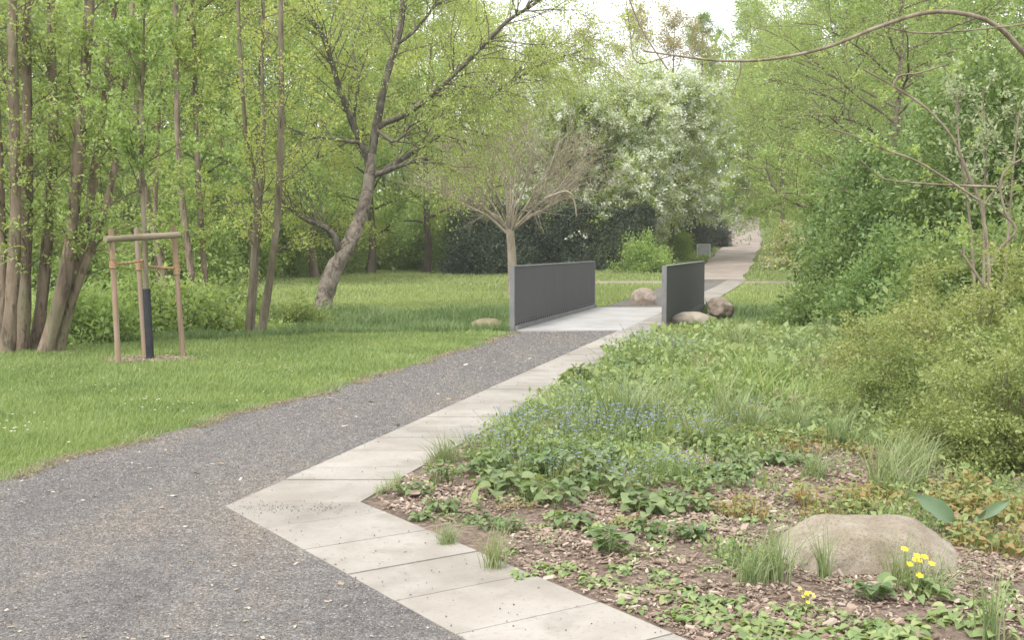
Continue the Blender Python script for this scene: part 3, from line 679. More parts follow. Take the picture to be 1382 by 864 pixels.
def proto_shrub(seed, rx, ry, h, ncl, nl, ls, leafmat, bark, cr=.35, asp=.6, nst=40, base=0.0, up=.8, lump=.25, inner=.45, stem_r=.012, flat=1.0, blossom=None, nb=0, bs=.05, keep_tips=0, lay=1.0):
    R = rng_(seed)
    d = norm(R.normal(0, 1, (ncl, 3))); d[:, 2] = np.abs(d[:, 2]) * flat
    k = np.array([1 + lump * 2 * mnoise.noise(Vector(v) * 1.7 + Vector((seed, 0, 0))) for v in d])
    rad = (inner + (1 - inner) * R.random(ncl) ** .6) * k
    c = np.stack([d[:, 0] * rx, d[:, 1] * ry, base + d[:, 2] * (h - base)], 1) * rad[:, None]; c[:, 2] = np.maximum(c[:, 2], .05 * h)
    wood = MB(); js = R.integers(0, ncl, nst); P = []
    for j in js:
        s = np.array([c[j, 0] * .12 + R.normal(0, .06), c[j, 1] * .12 + R.normal(0, .06), -.05]); e = c[j] * (1.04 if keep_tips else 1)
        P.append(catmull(np.array([s, s * .45 + e * .55 + (0, 0, .12 * h), e]), 9))
    P = np.array(P); tubes(wood, P, taper(R.uniform(.6, 1.2, nst) * stem_r, 9, .3), 5)
    par = R.integers(0, ncl, nl); off = R.normal(0, cr * .5, (nl, 3)) * (1, 1, lay); pos = c[par] + off; pos[:, 2] = np.maximum(pos[:, 2], .02)
    A = norm(off) * .7 + R.normal(0, .5, (nl, 3)); Nn = R.normal(0, .6, (nl, 3)); Nn[:, 2] += up
    cm = MB(); leaves(cm, pos, A, Nn, ls * np.exp(R.normal(0, .32, nl)), asp)
    out = [('branches', wood, bark, True), ('foliage', cm, leafmat, False)]
    if blossom:
        o = c[rad > np.quantile(rad, .35)]; par = R.integers(0, len(o), nb); off = R.normal(0, cr * .45, (nb, 3)); off[:, 2] += cr * .2
        bm_ = MB(); leaves(bm_, o[par] * 1.03 + off, R.normal(0, 1, (nb, 3)), R.normal(0, .5, (nb, 3)) + (0, 0, 1), bs * R.uniform(.7, 1.3, nb), .8); out.append(('blossom', bm_, blossom, False))
    return out
def place(parts, name, label, cat, loc, rz=0.0, sc=1.0, group=None, sz=None):
    """first use of a kind: builds the thing with its parts at loc"""
    root = thing(name, label, cat, (0, 0, 0), group)
    for (pn, mb_, mat, sm) in parts: mb_.build(pn, mat, root, smooth=sm)
    root.location = [float(v) for v in loc]; root.rotation_euler = (0, 0, rz); root.scale = (sc, sc, sc if sz is None else sz)
    return root
PROTO = {}
def put(kind, maker, name, label, cat, px, Yd, rz, sc=1.0, group=None, sz=None, dz=0.0):
    x = (px - CX) / F_PX * Yd; loc = (x, Yd, tz(x, Yd) - .06 + dz)
    if kind in PROTO: return dup(PROTO[kind], loc, rz, sc, label, group, sz)
    PROTO[kind] = place(maker(), name, label, cat, loc, rz, sc, group, sz); return PROTO[kind]

MK = {
 'light': lambda: proto_tree(101, 15, 4.2, .12, M['far_bark'], M['wood_leaf'], nl=24000, ls=.15),
 'lime': lambda: proto_tree(102, 16, 4.4, .10, M['far_bark'], M['lime_leaf'], nl=24000, ls=.14, b3=-.6),
 'weep': lambda: proto_tree(103, 13, 4.0, .15, M['far_bark'], M['birch_leaf'], nl=24000, ls=.11, b2=-.9, b3=-1.6, droop=.7, asp=.4),
 'mid': lambda: proto_tree(104, 16, 4.3, .08, M['far_bark'], M['mid_leaf'], nl=24000, ls=.15),
 'bud': lambda: proto_tree(105, 15, 3.6, .2, M['far_bark'], M['bud_leaf'], nl=17000, ls=.11),
 'fir': lambda: proto_tree(106, 17, 2.6, .05, M['far_bark'], M['mid_leaf'], n1=60, nl=30000, ls=.16, asp=.35, up=-.3, b2=-.3, prof=.45, top=.06),
 'layer': lambda: proto_tree(107, 14, 5.6, .22, M['far_bark'], M['hedge_leaf'], n1=40, n2=10, nl=60000, ls=.085, up=-.25, b2=-.1, b3=-.1, spread=.08),
}
G = 'woodland trees behind the lawn'
wood_trees = [
 # kind, px, Y, scale, label
 ('mid', -60, 40, .9, 'green woodland tree standing behind the straight alder at the picture edge'),
 ('light', 40, 46, 1.0, 'pale green woodland tree showing between the straight alder and the fanning alder'),
 ('mid', 120, 52, 1.05, 'mid green woodland tree behind the upper stems of the fanning alder'),
 ('light', 195, 44, 1.0, 'pale green woodland tree directly behind the stake frame'),
 ('lime', 270, 50, 1.05, 'yellow-green woodland tree behind the slim two-stemmed alder'),
 ('light', 345, 46, 1.05, 'pale green woodland tree behind the thin three-stemmed alder'),
 ('lime', 425, 54, 1.1, 'yellow-green woodland tree behind the low bough of the leaning birch'),
 ('light', 500, 60, 1.2, 'pale green woodland tree straight behind the crown of the leaning birch'),
 ('weep', 575, 62, 1.25, 'drooping yellow-green tree seen under the long limbs of the leaning birch'),
 ('weep', 660, 68, 1.22, 'drooping yellow-green tree rising behind the bare pollarded tree'),
 ('weep', 745, 74, 1.16, 'drooping yellow-green tree between the bare tree and the white blossom tree'),
 ('lime', 625, 82, 1.3, 'tall yellow-green tree behind the drooping trees near the open sky'),
 ('bud', 790, 92, 1.14, 'brown budding tree below the open sky above the white blossom'),
 ('bud', 850, 98, 1.28, 'brown budding tree with airy crown touching the open sky'),
 ('bud', 905, 94, 1.25, 'brown budding tree beside the dark fir at the sky edge'),
 ('fir', 944, 104, 1.16, 'dark fir tree peaking beside the open patch of sky'),
 ('fir', 1010, 112, 1.3, 'dark fir tree beyond the crest of the rising path'),
 ('mid', 1000, 128, 1.0, 'dark green tree closing the view beyond the path crest'),
 ('light', 1060, 98, 1.2, 'pale green tree on the slope behind the trunk beside the path'),
 ('mid', 1120, 80, 1.2, 'mid green tree on the slope behind the spreading hornbeam'),
 ('light', 1190, 66, 1.2, 'pale green tree above the dark shrub mass on the slope'),
 ('mid', 1270, 56, 1.2, 'mid green tree far behind the arching bough'),
 ('mid', 1370, 48, 1.1, 'mid green tree far behind the silvery leaved shrub'),
 ('mid', 20, 66, 1.2, 'tall green tree deep in the wood behind the straight alder'),
 ('light', 160, 70, 1.25, 'tall pale tree deep in the wood above the stake frame'),
 ('mid', 300, 72, 1.25, 'tall mid green tree deep in the wood beside the thin alder'),
 ('lime', 400, 78, 1.3, 'tall yellow-green tree deep in the wood behind the birch bough'),
 ('mid', 520, 86, 1.3, 'tall mid green tree deep in the wood behind the birch trunk'),
]
for i, (k, px, Yd, sc, lab) in enumerate(wood_trees):
    put(k, MK[k], 'woodland_tree', lab, 'tree', px, Yd, i * 1.7, sc, G)
# spreading layered trees on the far side of the path
G = 'spreading hornbeams over the rising path'
put('layer', MK['layer'], 'hornbeam_tree', 'yellow-green spreading tree with flat layered branches over the rising path', 'tree', 1130, 46, .3, 1.0, G)
put('layer', MK['layer'], 'hornbeam_tree', 'second layered yellow-green tree closer to the arching bough', 'tree', 1200, 32, 2.2, .88, G)
put('layer', MK['layer'], 'hornbeam_tree', 'layered yellow-green tree with a visible brown trunk beside the path', 'tree', 1056, 68, 4.0, 1.0, G)

# white blossoming trees
cherry = lambda: proto_tree(121, 9.2, 4.1, .22, M['far_bark'], M['fresh_leaf'], n1=40, n2=9, n3=5, nl=34000, ls=.12, blossom=M['blossom'], nb=27000, bs=.13, tr=.14, top=.5, up=.05)
G = 'white blossom trees'
put('cherry', cherry, 'cherry_tree', 'broad cherry tree in white blossom drooping over the dark hedge', 'tree', 842, 62.6, .5, 1.06, G)
put('cherry', cherry, 'cherry_tree', 'round white cherry tree peeping over the broad one beside the path', 'tree', 906, 68, 2.6, 1.16, G)
put('cherry', cherry, 'cherry_tree', 'faint white flowering tree behind the bare pollarded tree', 'tree', 768, 62.5, 4.4, 1.02, G)

# dark hedge, dark shrubs, conifers
R = rng_(51)
def hedge_mb(n, lx, ly, h, ls, seed):
    R = rng_(seed); u = R.uniform(-1, 1, (n, 3)); ax = R.integers(0, 5, n)
    u[ax < 2, 1] = -1 + R.random((ax < 2).sum()) * .25; u[ax == 2, 2] = 1 - R.random((ax == 2).sum()) * .12
    u[ax == 3, 0] = np.sign(u[ax == 3, 0]); 
    pos = np.stack([u[:, 0] * lx / 2, u[:, 1] * ly / 2, (u[:, 2] + 1) / 2 * h], 1)
    lum = .16 * np.sin(pos[:, 0] * 1.9) * np.sin(pos[:, 2] * 2.3 + 1) + .1 * np.sin(pos[:, 0] * 4.3 + pos[:, 2] * 3)
    pos[:, 1] -= lum * 1.3; pos[:, 2] += lum * (pos[:, 2] / h); pos += R.normal(0, .07, (n, 3)); pos[:, 2] = np.maximum(pos[:, 2], .02)
    A = R.normal(0, .7, (n, 3)) + np.stack([u[:, 0] * .2, -np.ones(n) * .4, np.full(n, .1)], 1); Nn = R.normal(0, .6, (n, 3)) + (0, -.5, .7)
    return leaves(MB(), pos, A, Nn, ls * R.uniform(.6, 1.4, n), .42)
xh = (760 - CX) / F_PX * 60; bs_ = (xh, 60, tz(xh, 60))
hd = thing('clipped_hedge', 'dark green clipped yew hedge across the far side of the lawn', 'hedge', bs_)
o = hedge_mb(70000, 9.4, 1.8, 3.25, .12, 5).build('foliage', M['dark_leaf'], None); o.parent = hd
m = MB()
for k in range(14):
    x = -3.9 + .6 * k; tubes(m, np.array([(x, .1, -.05), (x + .05, .1, 1.0), (x, .2, 2.2)]), np.array([.05, .04, .015]), 6)
o = m.build('branches', M['far_bark'], None); o.parent = hd
yew = lambda: proto_shrub(61, 2.3, 1.8, 3.6, 260, 42000, .13, M['dark_leaf'], M['far_bark'], .5, .4, up=.2)
put('yew', yew, 'yew_shrub', 'loose dark yew shrub at the birch end of the clipped hedge', 'shrub', 652, 59, .2, .95, 'dark evergreen shrubs by the lawn')
put('yew', yew, 'yew_shrub', 'dark yew bulging above the middle of the clipped hedge', 'shrub', 742, 61.5, 2.2, 1.02, 'dark evergreen shrubs by the lawn')
con = lambda: proto_shrub(62, 1.3, 1.3, 3.6, 170, 26000, .13, M['conifer_leaf'], M['far_bark'], .4, .35, up=.1, inner=.3, lump=.12)
put('con', con, 'conifer', 'blunt blue-grey conifer beside the rising path above the notice board', 'conifer', 930, 76, .2, 1.0, 'blue-grey conifers by the path')
put('con', con, 'conifer', 'smaller blue-grey conifer just up the path from the first', 'conifer', 962, 80, 1.9, .85, 'blue-grey conifers by the path')
lg = lambda: proto_shrub(63, 1.8, 1.5, 2.1, 120, 13000, .11, M['wood_leaf'], M['far_bark'], .45, lump=.4)
put('lg', lg, 'garden_shrub', 'yellow-green shrub at the foot of the white blossom tree', 'shrub', 872, 57.5, .2, .78, 'low shrubs by the lawn')
put('lg', lg, 'garden_shrub', 'second yellow-green shrub between the blossom tree and the notice board', 'shrub', 908, 69, 2.2, .8, 'low shrubs by the lawn')
# understorey along the wood edge
us = lambda: proto_shrub(64, 2.6, 2.0, 3.0, 240, 30000, .13, M['under_leaf'], M['far_bark'], .5)
ul = lambda: proto_shrub(65, 2.6, 2.0, 3.2, 240, 28000, .13, M['wood_leaf'], M['far_bark'], .55)
G = 'understorey shrubs along the wood edge'
for i, (k, px, Yd, sc, lab) in enumerate([
 ('us', 15, 38, .9, 'green understorey shrub behind the straight alder'), ('ul', 110, 40, .9, 'pale understorey shrub behind the fanning alder foot'),
 ('us', 190, 46, .9, 'green understorey shrub framed by the wooden stakes'), ('ul', 285, 50, 1.0, 'pale understorey shrub past the tall stake'),
 ('us', 360, 56, .95, 'green understorey shrub behind the thin three-stemmed alder'), ('us', 425, 60, 1.0, 'green understorey shrub behind the birch trunk foot'),
 ('us', 500, 66, .95, 'dark green understorey shrub under the birch limbs'), ('us', 565, 68, .95, 'green understorey shrub between the birch and the dark yew'),
 ('ul', 240, 44, .9, 'pale understorey shrub between the staked tree and the slim alder'), ('ul', 330, 62, 1.3, 'tall pale shrub in the wood behind the thin alder stems'), ('us', 395, 66, 1.3, 'tall green shrub in the wood beside the birch foot'), ('ul', 540, 74, 1.4, 'tall pale shrub in the wood under the birch limbs'), ('us', 150, 58, 1.4, 'tall green shrub in the wood behind the first stake'), ('ul', 60, 56, 1.4, 'tall pale shrub in the wood behind the fanning alder'),
 ('ul', 460, 70, 1.2, 'pale understorey shrub up behind the birch trunk'), ('ul', 600, 70, 1.1, 'pale understorey shrub topping the loose dark yew'),
 ('us', 985, 146, 1.6, 'dark shrub closing the view at the crest of the rising path'), ('us', 1022, 150, 1.6, 'second dark shrub closing the view at the path crest'),
 ('ul', 1085, 84, .9, 'pale shrub on the grassy slope past the cream flowering shrub')]):
    put(k, us if k == 'us' else ul, 'understorey_shrub', lab, 'shrub', px, Yd, i * 2.1, sc, G)
cs = lambda: proto_shrub(66, 1.6, 1.4, 2.2, 140, 14000, .10, M['lime_leaf'], M['far_bark'], .35, blossom=M['cream'], nb=6000, bs=.10)
put('cs', cs, 'flowering_shrub', 'cream flowering shrub on the grass beside the rising path', 'shrub', 1078, 60, .4, 1.0, 'cream flowering shrubs')
put('cs', cs, 'flowering_shrub', 'cream flowering shrub half hidden behind the leafy shrub mass', 'shrub', 1122, 56, 2.4, 1.0, 'cream flowering shrubs')
# ditch undergrowth near the alders
du = lambda: proto_shrub(67, .95, .8, 1.15, 110, 8000, .065, M['alder_leaf'], M['thin_bark'], .25)
dm = lambda: proto_shrub(68, .9, .8, 1.15, 110, 8000, .065, M['under_leaf'], M['thin_bark'], .25)
G = 'undergrowth bushes along the ditch'
for i, (k, px, Yd, sc, lab) in enumerate([
 ('du', 112, 17.8, .95, 'bright bush at the foot of the fanning alder'), ('dm', 160, 18.8, 1.05, 'green bush seen through the near stake gap'),
 ('du', 216, 19.4, 1.2, 'bright bush between the black guard and the outer stake'), ('dm', 275, 19.8, .95, 'green bush just past the outer stake'),
 ('dm', 20, 18.6, 1.1, 'green bush behind the straight alder stems'), ('du', 318, 20.4, .8, 'bright bush at the foot of the thin alder'),
 ('du', 385, 22.4, .85, 'bright bush between the thin alder and the birch foot'), ('dm', 410, 24.5, .7, 'small green bush against the birch foot'),
 ('du', 135, 21.5, 1.1, 'bright bush peeping between the fanning alder and the first stake'), ('dm', 245, 22.0, 1.1, 'green bush deep behind the outer stake'), ('dm', 300, 23.5, 1.1, 'green bush deep behind the thin alder'), ('du', 352, 21.0, .7, 'low bright bush wrapped round the thin alder stems'),
 ('dm', 70, 20.2, 1.2, 'green bush glimpsed behind the fanning alder trunk')]):
    put(k, du if k == 'du' else dm, 'ditch_bush', lab, 'bush', px, Yd, i * 1.3, sc, G)

# ------------------------------------------------------------------ shrubs on the near side of the path
dk = lambda: proto_shrub(71, 2.2, 1.7, 4.6, 420, 60000, .075, M['deep_green_leaf'], M['far_bark'], .42, .6, up=.7)
G = 'dark shrubs behind the sapling'
for i, (px, Yd, sc, lab) in enumerate([(1250, 21, 1.0, 'tall dark green shrub straight behind the sapling'), (1360, 18, 1.05, 'tall dark green shrub at the picture edge beyond the silvery one'),
                                      (1195, 25, .95, 'dark green shrub nearest the dark low bough'), (1330, 25, 1.35, 'highest dark green shrub behind the arching bough')]):
    put('dk', dk, 'dark_shrub', lab, 'shrub', px, Yd, i * 2.3, sc, G)
ms = lambda: proto_shrub(72, 1.35, 1.1, 1.65, 240, 34000, .062, M['mid_leaf'], M['thin_bark'], .28, .55, up=.9, nst=50)
G = 'leafy mid green shrubs along the bed'
for i, (px, Yd, sc, lab) in enumerate([(1148, 20, .95, 'leafy mid green shrub overhanging the ditch bank grass'), (1225, 17.2, .95, 'leafy mid green shrub between the ditch and the spirea'), (1330, 14.5, 1.05, 'leafy mid green shrub behind the sapling stem'), (1110, 24.5, .9, 'leafy mid green shrub at the ditch beyond the brown boulder')]):
    put('ms', ms, 'leafy_shrub', lab, 'shrub', px, Yd, i * 1.9, sc, G)
spn = lambda: proto_shrub(73, 1.05, .9, 1.25, 300, 46000, .030, M['spirea_leaf'], M['sapling_bark'], .17, .55, nst=170, stem_r=.006, lump=.34, inner=.4, keep_tips=1, lay=.5)
G = 'fine leaved spirea bushes beside the bed'
for i, (px, Yd, sc, lab) in enumerate([(1330, 10.0, 1.0, 'fine leaved yellow-green spirea bush round the sapling foot'), (1420, 8.6, 1.0, 'fine leaved yellow-green spirea bush cut by the picture edge'), (1215, 9.4, .62, 'smallest fine leaved yellow-green spirea bush low over the bed'), (1370, 7.4, .72, 'nearest fine leaved yellow-green spirea bush behind the bronze plants'), (1245, 11.6, .9, 'fine leaved yellow-green spirea bush farther along the bed edge')]):
    put('spn', spn, 'spirea_bush', lab, 'bush', px, Yd, i * 2.0, sc, G)
sv = lambda: proto_shrub(74, .62, .5, 1.25, 60, 2600, .065, M['silver_leaf'], M['sapling_bark'], .14, .45, nst=26, inner=.5, base=.5)
R = rng_(75)
# silvery shrub: tall stems carrying pale leaf rosettes
sl_st = [stem([(1322, 440), (1312, 330), (1296, 210), (1290, 130)], 12.5, 5, 2, 16), stem([(1330, 440), (1328, 300), (1330, 200), (1326, 120)], 12.6, 5, 2, 16), stem([(1345, 440), (1362, 300), (1368, 220), (1375, 150)], 12.4, 5, 2, 16)]
tree_from_stems('silvery_shrub', 'slender shrub with pale silvery leaf rosettes above the spirea', 'shrub', sl_st, M['sapling_bark'], M['silver_leaf'], R, side=22, t0=.6, slen=(.2, .5), twigs=3, tlen=(.08, .2), nleaf=1300, lsize=.06, spread=.02, asp=.42, up=.3, srad=.006, leaf_t0=.6)

# sapling with bent leader
R = rng_(77); YS = 10.4
sap_st = [stem([(1334, 475), (1335, 400), (1332, 330), (1322, 270), (1306, 235), (1288, 190), (1255, 150), (1213, 120), (1165, 93)], YS, 7, 2.4, 30),
          stem([(1321, 270), (1275, 240), (1235, 216), (1190, 200), (1150, 182), (1118, 172)], YS - .2, 3.6, 1.5, 20, False),
          stem([(1345, 252), (1290, 250), (1240, 247), (1190, 240), (1160, 214)], YS - .1, 4, 1.6, 18, False),
          stem([(1336, 360), (1350, 335), (1372, 310), (1358, 290), (1350, 250), (1362, 225), (1400, 205)], YS + .1, 4.6, 2.6, 20, False),
          stem([(1332, 392), (1312, 362), (1296, 338)], YS - .15, 5, 3, 8, False),
          stem([(1326, 280), (1345, 255), (1380, 240)], YS + .2, 3, 1.5, 8, False),
          stem([(1205, 118), (1213, 102), (1240, 98), (1285, 84)], YS - .1, 3.5, 1.5, 12, False)]
tree_from_stems('sapling_tree', 'thin pale sapling with a bent top rising from the spirea', 'tree', sap_st, M['sapling_bark'], M['alder_leaf'], R, side=16, t0=.4, slen=(.1, .4), twigs=2, tlen=(.05, .14), nleaf=1500, lsize=.035, spread=.012, srad=.0045, bump=.03, sides=9)
# arching bough from a tree beyond the frame
R = rng_(78)
ar_st = [stem([(1500, 560), (1480, 300), (1425, 130), (1382, 72), (1335, 28), (1262, 15), (1190, 34), (1120, 62), (1050, 78), (985, 82), (930, 77), (868, 68)], np.r_[10.5, 10.5, 10.4, 10.2, 10.0, 9.9, 9.8, 9.7, 9.6, 9.6, 9.6, 9.6], 12, 2.2, 48),
         stem([(1000, 82), (999, 98), (994, 112), (988, 128)], 9.6, 2.2, 1.2, 10, False),
         stem([(905, 75), (860, 84), (850, 40), (843, -20)], 9.6, 1.8, 1.2, 14, False),
         stem([(902, 94), (880, 62), (862, 30), (846, -10)], 9.6, 2.2, 2.4, 14, False),
         stem([(1190, 34), (1240, 44), (1310, 40), (1400, 30)], 9.9, 2.5, 2, 12, False)]
tree_from_stems('arching_tree', 'long smooth brown bough arching overhead towards the open sky', 'tree', ar_st, M['sapling_bark'], M['lime_leaf'], R, side=10, t0=.45, slen=(.08, .3), twigs=2, tlen=(.04, .12), nleaf=260, lsize=.03, spread=.012, srad=.004, bump=.03)
# dark low bough of the dark shrub and an overhanging spray of leaves
R = rng_(79)
db = [stem([(1236, 430), (1222, 340), (1200, 300), (1166, 289), (1110, 286), (1075, 275), (1048, 258), (1040, 240), (1034, 226)], 23.5, 8, 3, 30),
      stem([(1110, 286), (1075, 262), (1045, 262)], 23.3, 2.5, 1.5, 10, False), stem([(1170, 289), (1150, 270), (1130, 240), (1125, 215)], 23.6, 3.5, 1.5, 12, False)]
tree_from_stems('crooked_tree', 'crooked dark low bough reaching from the dark shrubs towards the path', 'tree', db, M['far_bark'], M['hedge_leaf'], R, side=30, t0=.35, slen=(.4, 1.4), twigs=5, tlen=(.15, .5), nleaf=6000, lsize=.06, srad=.010)

# ------------------------------------------------------------------ notice board
x = (949 - CX) / F_PX * 70; nb = thing('notice_board', 'small grey board between two pale posts beside the rising path', 'sign', (x, 70, tz(x, 70)))
m = MB(); m.box((x, 70, tz(x, 70) + .52), (.8, .04, .62), .25); m.build('panel', M['board'], nb)
for s_ in (-1, 1):
    m = MB(); cx_, cy_ = x + s_ * .43 * math.cos(.25), 70 + s_ * .43 * math.sin(.25); m.box((cx_, cy_, tz(x, 70) + .42), (.055, .055, .9), .25); m.build('post', M['white_metal'], nb)
m = MB(); m.box((x, 70, tz(x, 70) + .86), (.80, .05, .04), .25); m.build('top_rail', M['white_metal'], nb)

# ------------------------------------------------------------------ distant woodland that reads as one mass
R = rng_(81); n = 90000
ang = R.uniform(-.62, .62, n); dist = R.uniform(108, 150, n); px_, py_ = np.sin(ang) * dist, np.cos(ang) * dist + 8
top = 19 + 5 * np.sin(px_ * .31) + 3 * np.sin(px_ * .9 + 2)
gap = np.exp(-((px_ / py_ - .085) / .085) ** 2); top = top * (1 - .62 * gap)
pz = terrain(px_, py_) + R.random(n) ** .75 * top
keep = ~((np.abs(px_ - 25.7) < 3.2) & (py_ < 152))
px_, py_, pz = px_[keep], py_[keep], pz[keep]; n = len(px_)
m = leaves(MB(), np.stack([px_, py_, pz], 1), R.normal(0, 1, (n, 3)), R.normal(0, .7, (n, 3)) + (0, -.3, .6), R.uniform(.5, 1.1, n), .7)
tag(m.build('distant_woodland', M['wood_leaf']), 'pale green distant woodland closing the view behind every tree', 'woodland', kind='stuff')

# ------------------------------------------------------------------ grass
def view_pts(n, y0, y1, rng, xl=-.52, xr=.52):
    y = np.exp(rng.uniform(math.log(y0), math.log(y1), n)); x = rng.uniform(xl, xr, n) * y; return x, y
def clump(x, y, f, seed):
    return np.sin(x * f + seed) * np.sin(y * f * 1.1 - seed * 2) + .6 * np.sin(x * f * 2.3 + y * f * 1.7 + seed * 3)
def on_deck(x, y, pad=.0):
    return (y > Y0 - pad) & (y < Y1 + pad) & (x > deck_l(y) - .1) & (x < deck_r(y) + .12)
R = rng_(91)
x, y = view_pts(420000, 6.2, 21.5, R, -.52, .1); k = (x < edge_grass(y) + R.normal(-.01, .035, len(x))) & (stream_dist(x, y) > 2.3) & ~on_deck(x, y)
k &= np.hypot(x - tb[0], (y - tb[1]) * .8) > .42 + R.normal(0, .12, len(x))
x, y = x[k], y[k]; near_edge = np.clip((edge_grass(y) - x) / .5, .15, 1)
h = (.05 + .0013 * y) * R.uniform(.5, 1.35, len(x)) * (.45 + .55 * near_edge) * (1 + .18 * clump(x, y, 1.7, 1)); h *= 1 + .9 * sstep(3.8, 2.5, stream_dist(x, y))
m = blades(MB(), np.stack([x, y, terrain(x, y) - .005], 1), h, np.maximum(.0042, .00062 * y), .55, R, 2)
tag(m.build('lawn_grass', M['grass']), 'short green lawn grass between the gravel path and the ditch', 'grass', kind='stuff')
x, y = view_pts(330000, 17, 30, R); sd = stream_dist(x, y)
k = (sd < 3.4) & ~on_deck(x, y, .1) & ~((x > edge_grass(y)) & (x < deck_r(y)) & (y < Y0)) & ~((y < 20.5) & (x > edge_grass(y) - .1) & (x < edge_in(y) + .05)) & ~((y > Y1 - .1) & (x > fpl(y)) & (x < edge_in(y) + .15))
bare = (np.hypot((x - 6.2) / 1.5, (y - 25.4) / .9) < 1) & (R.random(len(x)) < .8); k &= ~bare
x, y, sd = x[k], y[k], sd[k]
m = blades(MB(), np.stack([x, y, terrain(x, y) - .01], 1), R.uniform(.12, .32, len(x)) * (1 + .25 * clump(x, y, 1.1, 4)), .00065 * y, .6, R, 2)
tag(m.build('bank_grass', M['bank_grass']), 'longer grass on the banks of the ditch beside the bridge', 'grass', kind='stuff')
x, y = view_pts(420000, 25, 125, R)
k = (stream_dist(x, y) > 3.0) & ~on_deck(x, y, .1) & ~((y >= Y1 - .1) & (y < 50.6) & (x > fpl(y) - .02) & (x < edge_in(y) + .14)) & ~((y > 50.4) & (x > far_l(y)) & (x < far_r(y)))
yc = y - .02 * x - .25 * np.sin(x * .3); k &= ~((yc > 46.6) & (yc < 49.2) & (x > 3.2) & (x < 17)) & (y < np.where(x < 0, 84, 130))
x, y = x[k], y[k]
m = blades(MB(), np.stack([x, y, terrain(x, y) - .01], 1), (.055 + .0011 * y) * R.uniform(.5, 1.3, len(x)), .0007 * y, .6, R, 1)
tag(m.build('meadow_grass', M['far_grass']), 'bright far lawn grass between the ditch and the wood', 'grass', kind='stuff')
# daisies in the lawn
x, y = view_pts(1500, 6.5, 20, R, -.5, .05); k = (x < edge_grass(y) - .1) & (stream_dist(x, y) > 2.5) & (clump(x, y, 1.9, 7) > .35 + .5 * R.random(len(x))); x, y = x[k][:190], y[k][:190]; n = len(x)
pos = np.stack([x, y, terrain(x, y) + .07], 1); m = MB()
for a in range(5):
    az = a * 2 * math.pi / 5; leaves(m, pos, np.tile([math.cos(az), math.sin(az), .15], (n, 1)), np.tile([0, 0, 1.], (n, 1)), .012 * R.uniform(.6, 1.3, n), .9)
tag(m.build('daisies', M['daisy']), 'white daisy flowers sprinkled through the near lawn', 'flowers', kind='stuff')

# ------------------------------------------------------------------ loose chips and grit
def flakes(mb, x, y, z, L, W, T, rng, tilt=.35):
    n = len(x); az = rng.random(n) * 6.283; A = np.stack([np.cos(az), np.sin(az), rng.normal(0, tilt, n)], 1); A = norm(A)
    Nn = norm(np.stack([rng.normal(0, tilt, n), rng.normal(0, tilt, n), np.ones(n)], 1)); B = norm(np.cross(Nn, A)); Nn = np.cross(A, B)
    c = np.stack([x, y, z], 1); V = []
    for sz in (-1, 1):
        for sa, sb in ((-1, -1), (1, -1), (1, 1), (-1, 1)):
            V.append(c + A * (sa * L / 2 * rng.uniform(.7, 1, n))[:, None] + B * (sb * W / 2 * rng.uniform(.6, 1, n))[:, None] + Nn * (sz * T / 2)[:, None])
    V = np.stack(V, 1); b = (np.arange(n) * 8)[:, None, None]
    F = np.array([(3, 2, 1, 0), (4, 5, 6, 7), (0, 1, 5, 4), (1, 2, 6, 5), (2, 3, 7, 6), (3, 0, 4, 7)])[None]
    mb.add(V, (b + F).reshape(-1, 4)); return mb
R = rng_(95)
x, y = view_pts(130000, 3.8, 17, R, -.25, .52); k = (x > edge_in(y) + .02) & (clump(x, y, 3.3, 2) + .5 * clump(x, y, 9, 4) + 1.1 > 1.6 * R.random(len(x))); x, y = x[k], y[k]; n = len(x)
s = .0023 * np.maximum(y, 5) * np.exp(R.normal(-.1, .5, n))
m = flakes(MB(), x, y, bz(x, y) + .004 + R.random(n) * .012, s * 1.5, s * .75, s * .25, R)
tag(m.build('wood_chips', M['chip']), 'brown wood chips covering the soil of the planting bed', 'wood chips', kind='stuff')
n = 1500; a = R.random(n) * 6.283; r_ = .5 * np.sqrt(R.random(n)); x = tb[0] + np.cos(a) * r_ * 1.25; y = tb[1] + np.sin(a) * r_ - .05
m = flakes(MB(), x, y, terrain(x, y) + .012 + R.random(n) * .02, R.uniform(.02, .06, n), R.uniform(.012, .03, n), R.uniform(.004, .01, n), R)
tag(m.build('chip_ring', M['chip']), 'patch of wood chips at the foot of the staked tree', 'wood chips', kind='stuff')
x, y = view_pts(190000, 3.6, 20.2, R, -.5, .16); k = (x < edge_out(y) - .005) & (x > edge_grass(y)) ; x, y = x[k], y[k]; n = len(x)
s = .00062 * np.maximum(y, 4.5) * R.uniform(.5, 1.7, n)
m = flakes(MB(), x, y, terrain(x, y) + .009 + s * .2, s * 1.15, s * .95, s * .7, R, .5)
x, y = view_pts(5200, 3.8, 16, R, -.25, .15); k = (x > edge_out(y)) & (x < edge_in(y)); x, y = x[k], y[k]
dv = np.hypot(x + 1.35, (y - 6.3) * 1.6); pr = .10 + .6 * np.exp(-(dv / .35) ** 2) + .25 * np.exp(-((x - edge_out(y)) / .12)); k = R.random(len(x)) < pr; x, y = x[k], y[k]
x2 = R.normal(-1.28, .18, 170); y2 = 6.29 + R.normal(0, .07, 170) - .05 * (x2 + 1.28); k = (x2 > edge_out(y2)) & (x2 < edge_in(y2)); x = np.r_[x, x2[k]]; y = np.r_[y, y2[k]]; n = len(x)
s = R.uniform(.003, .0075, n) * np.maximum(1, y / 8); flakes(m, x, y, np.full(n, .015) + s * .3, s, s * .8, s * .7, R, .4)
tag(m.build('loose_grit', M['grit']), 'loose dark grit lying on the gravel path and pale slabs', 'grit', kind='stuff')

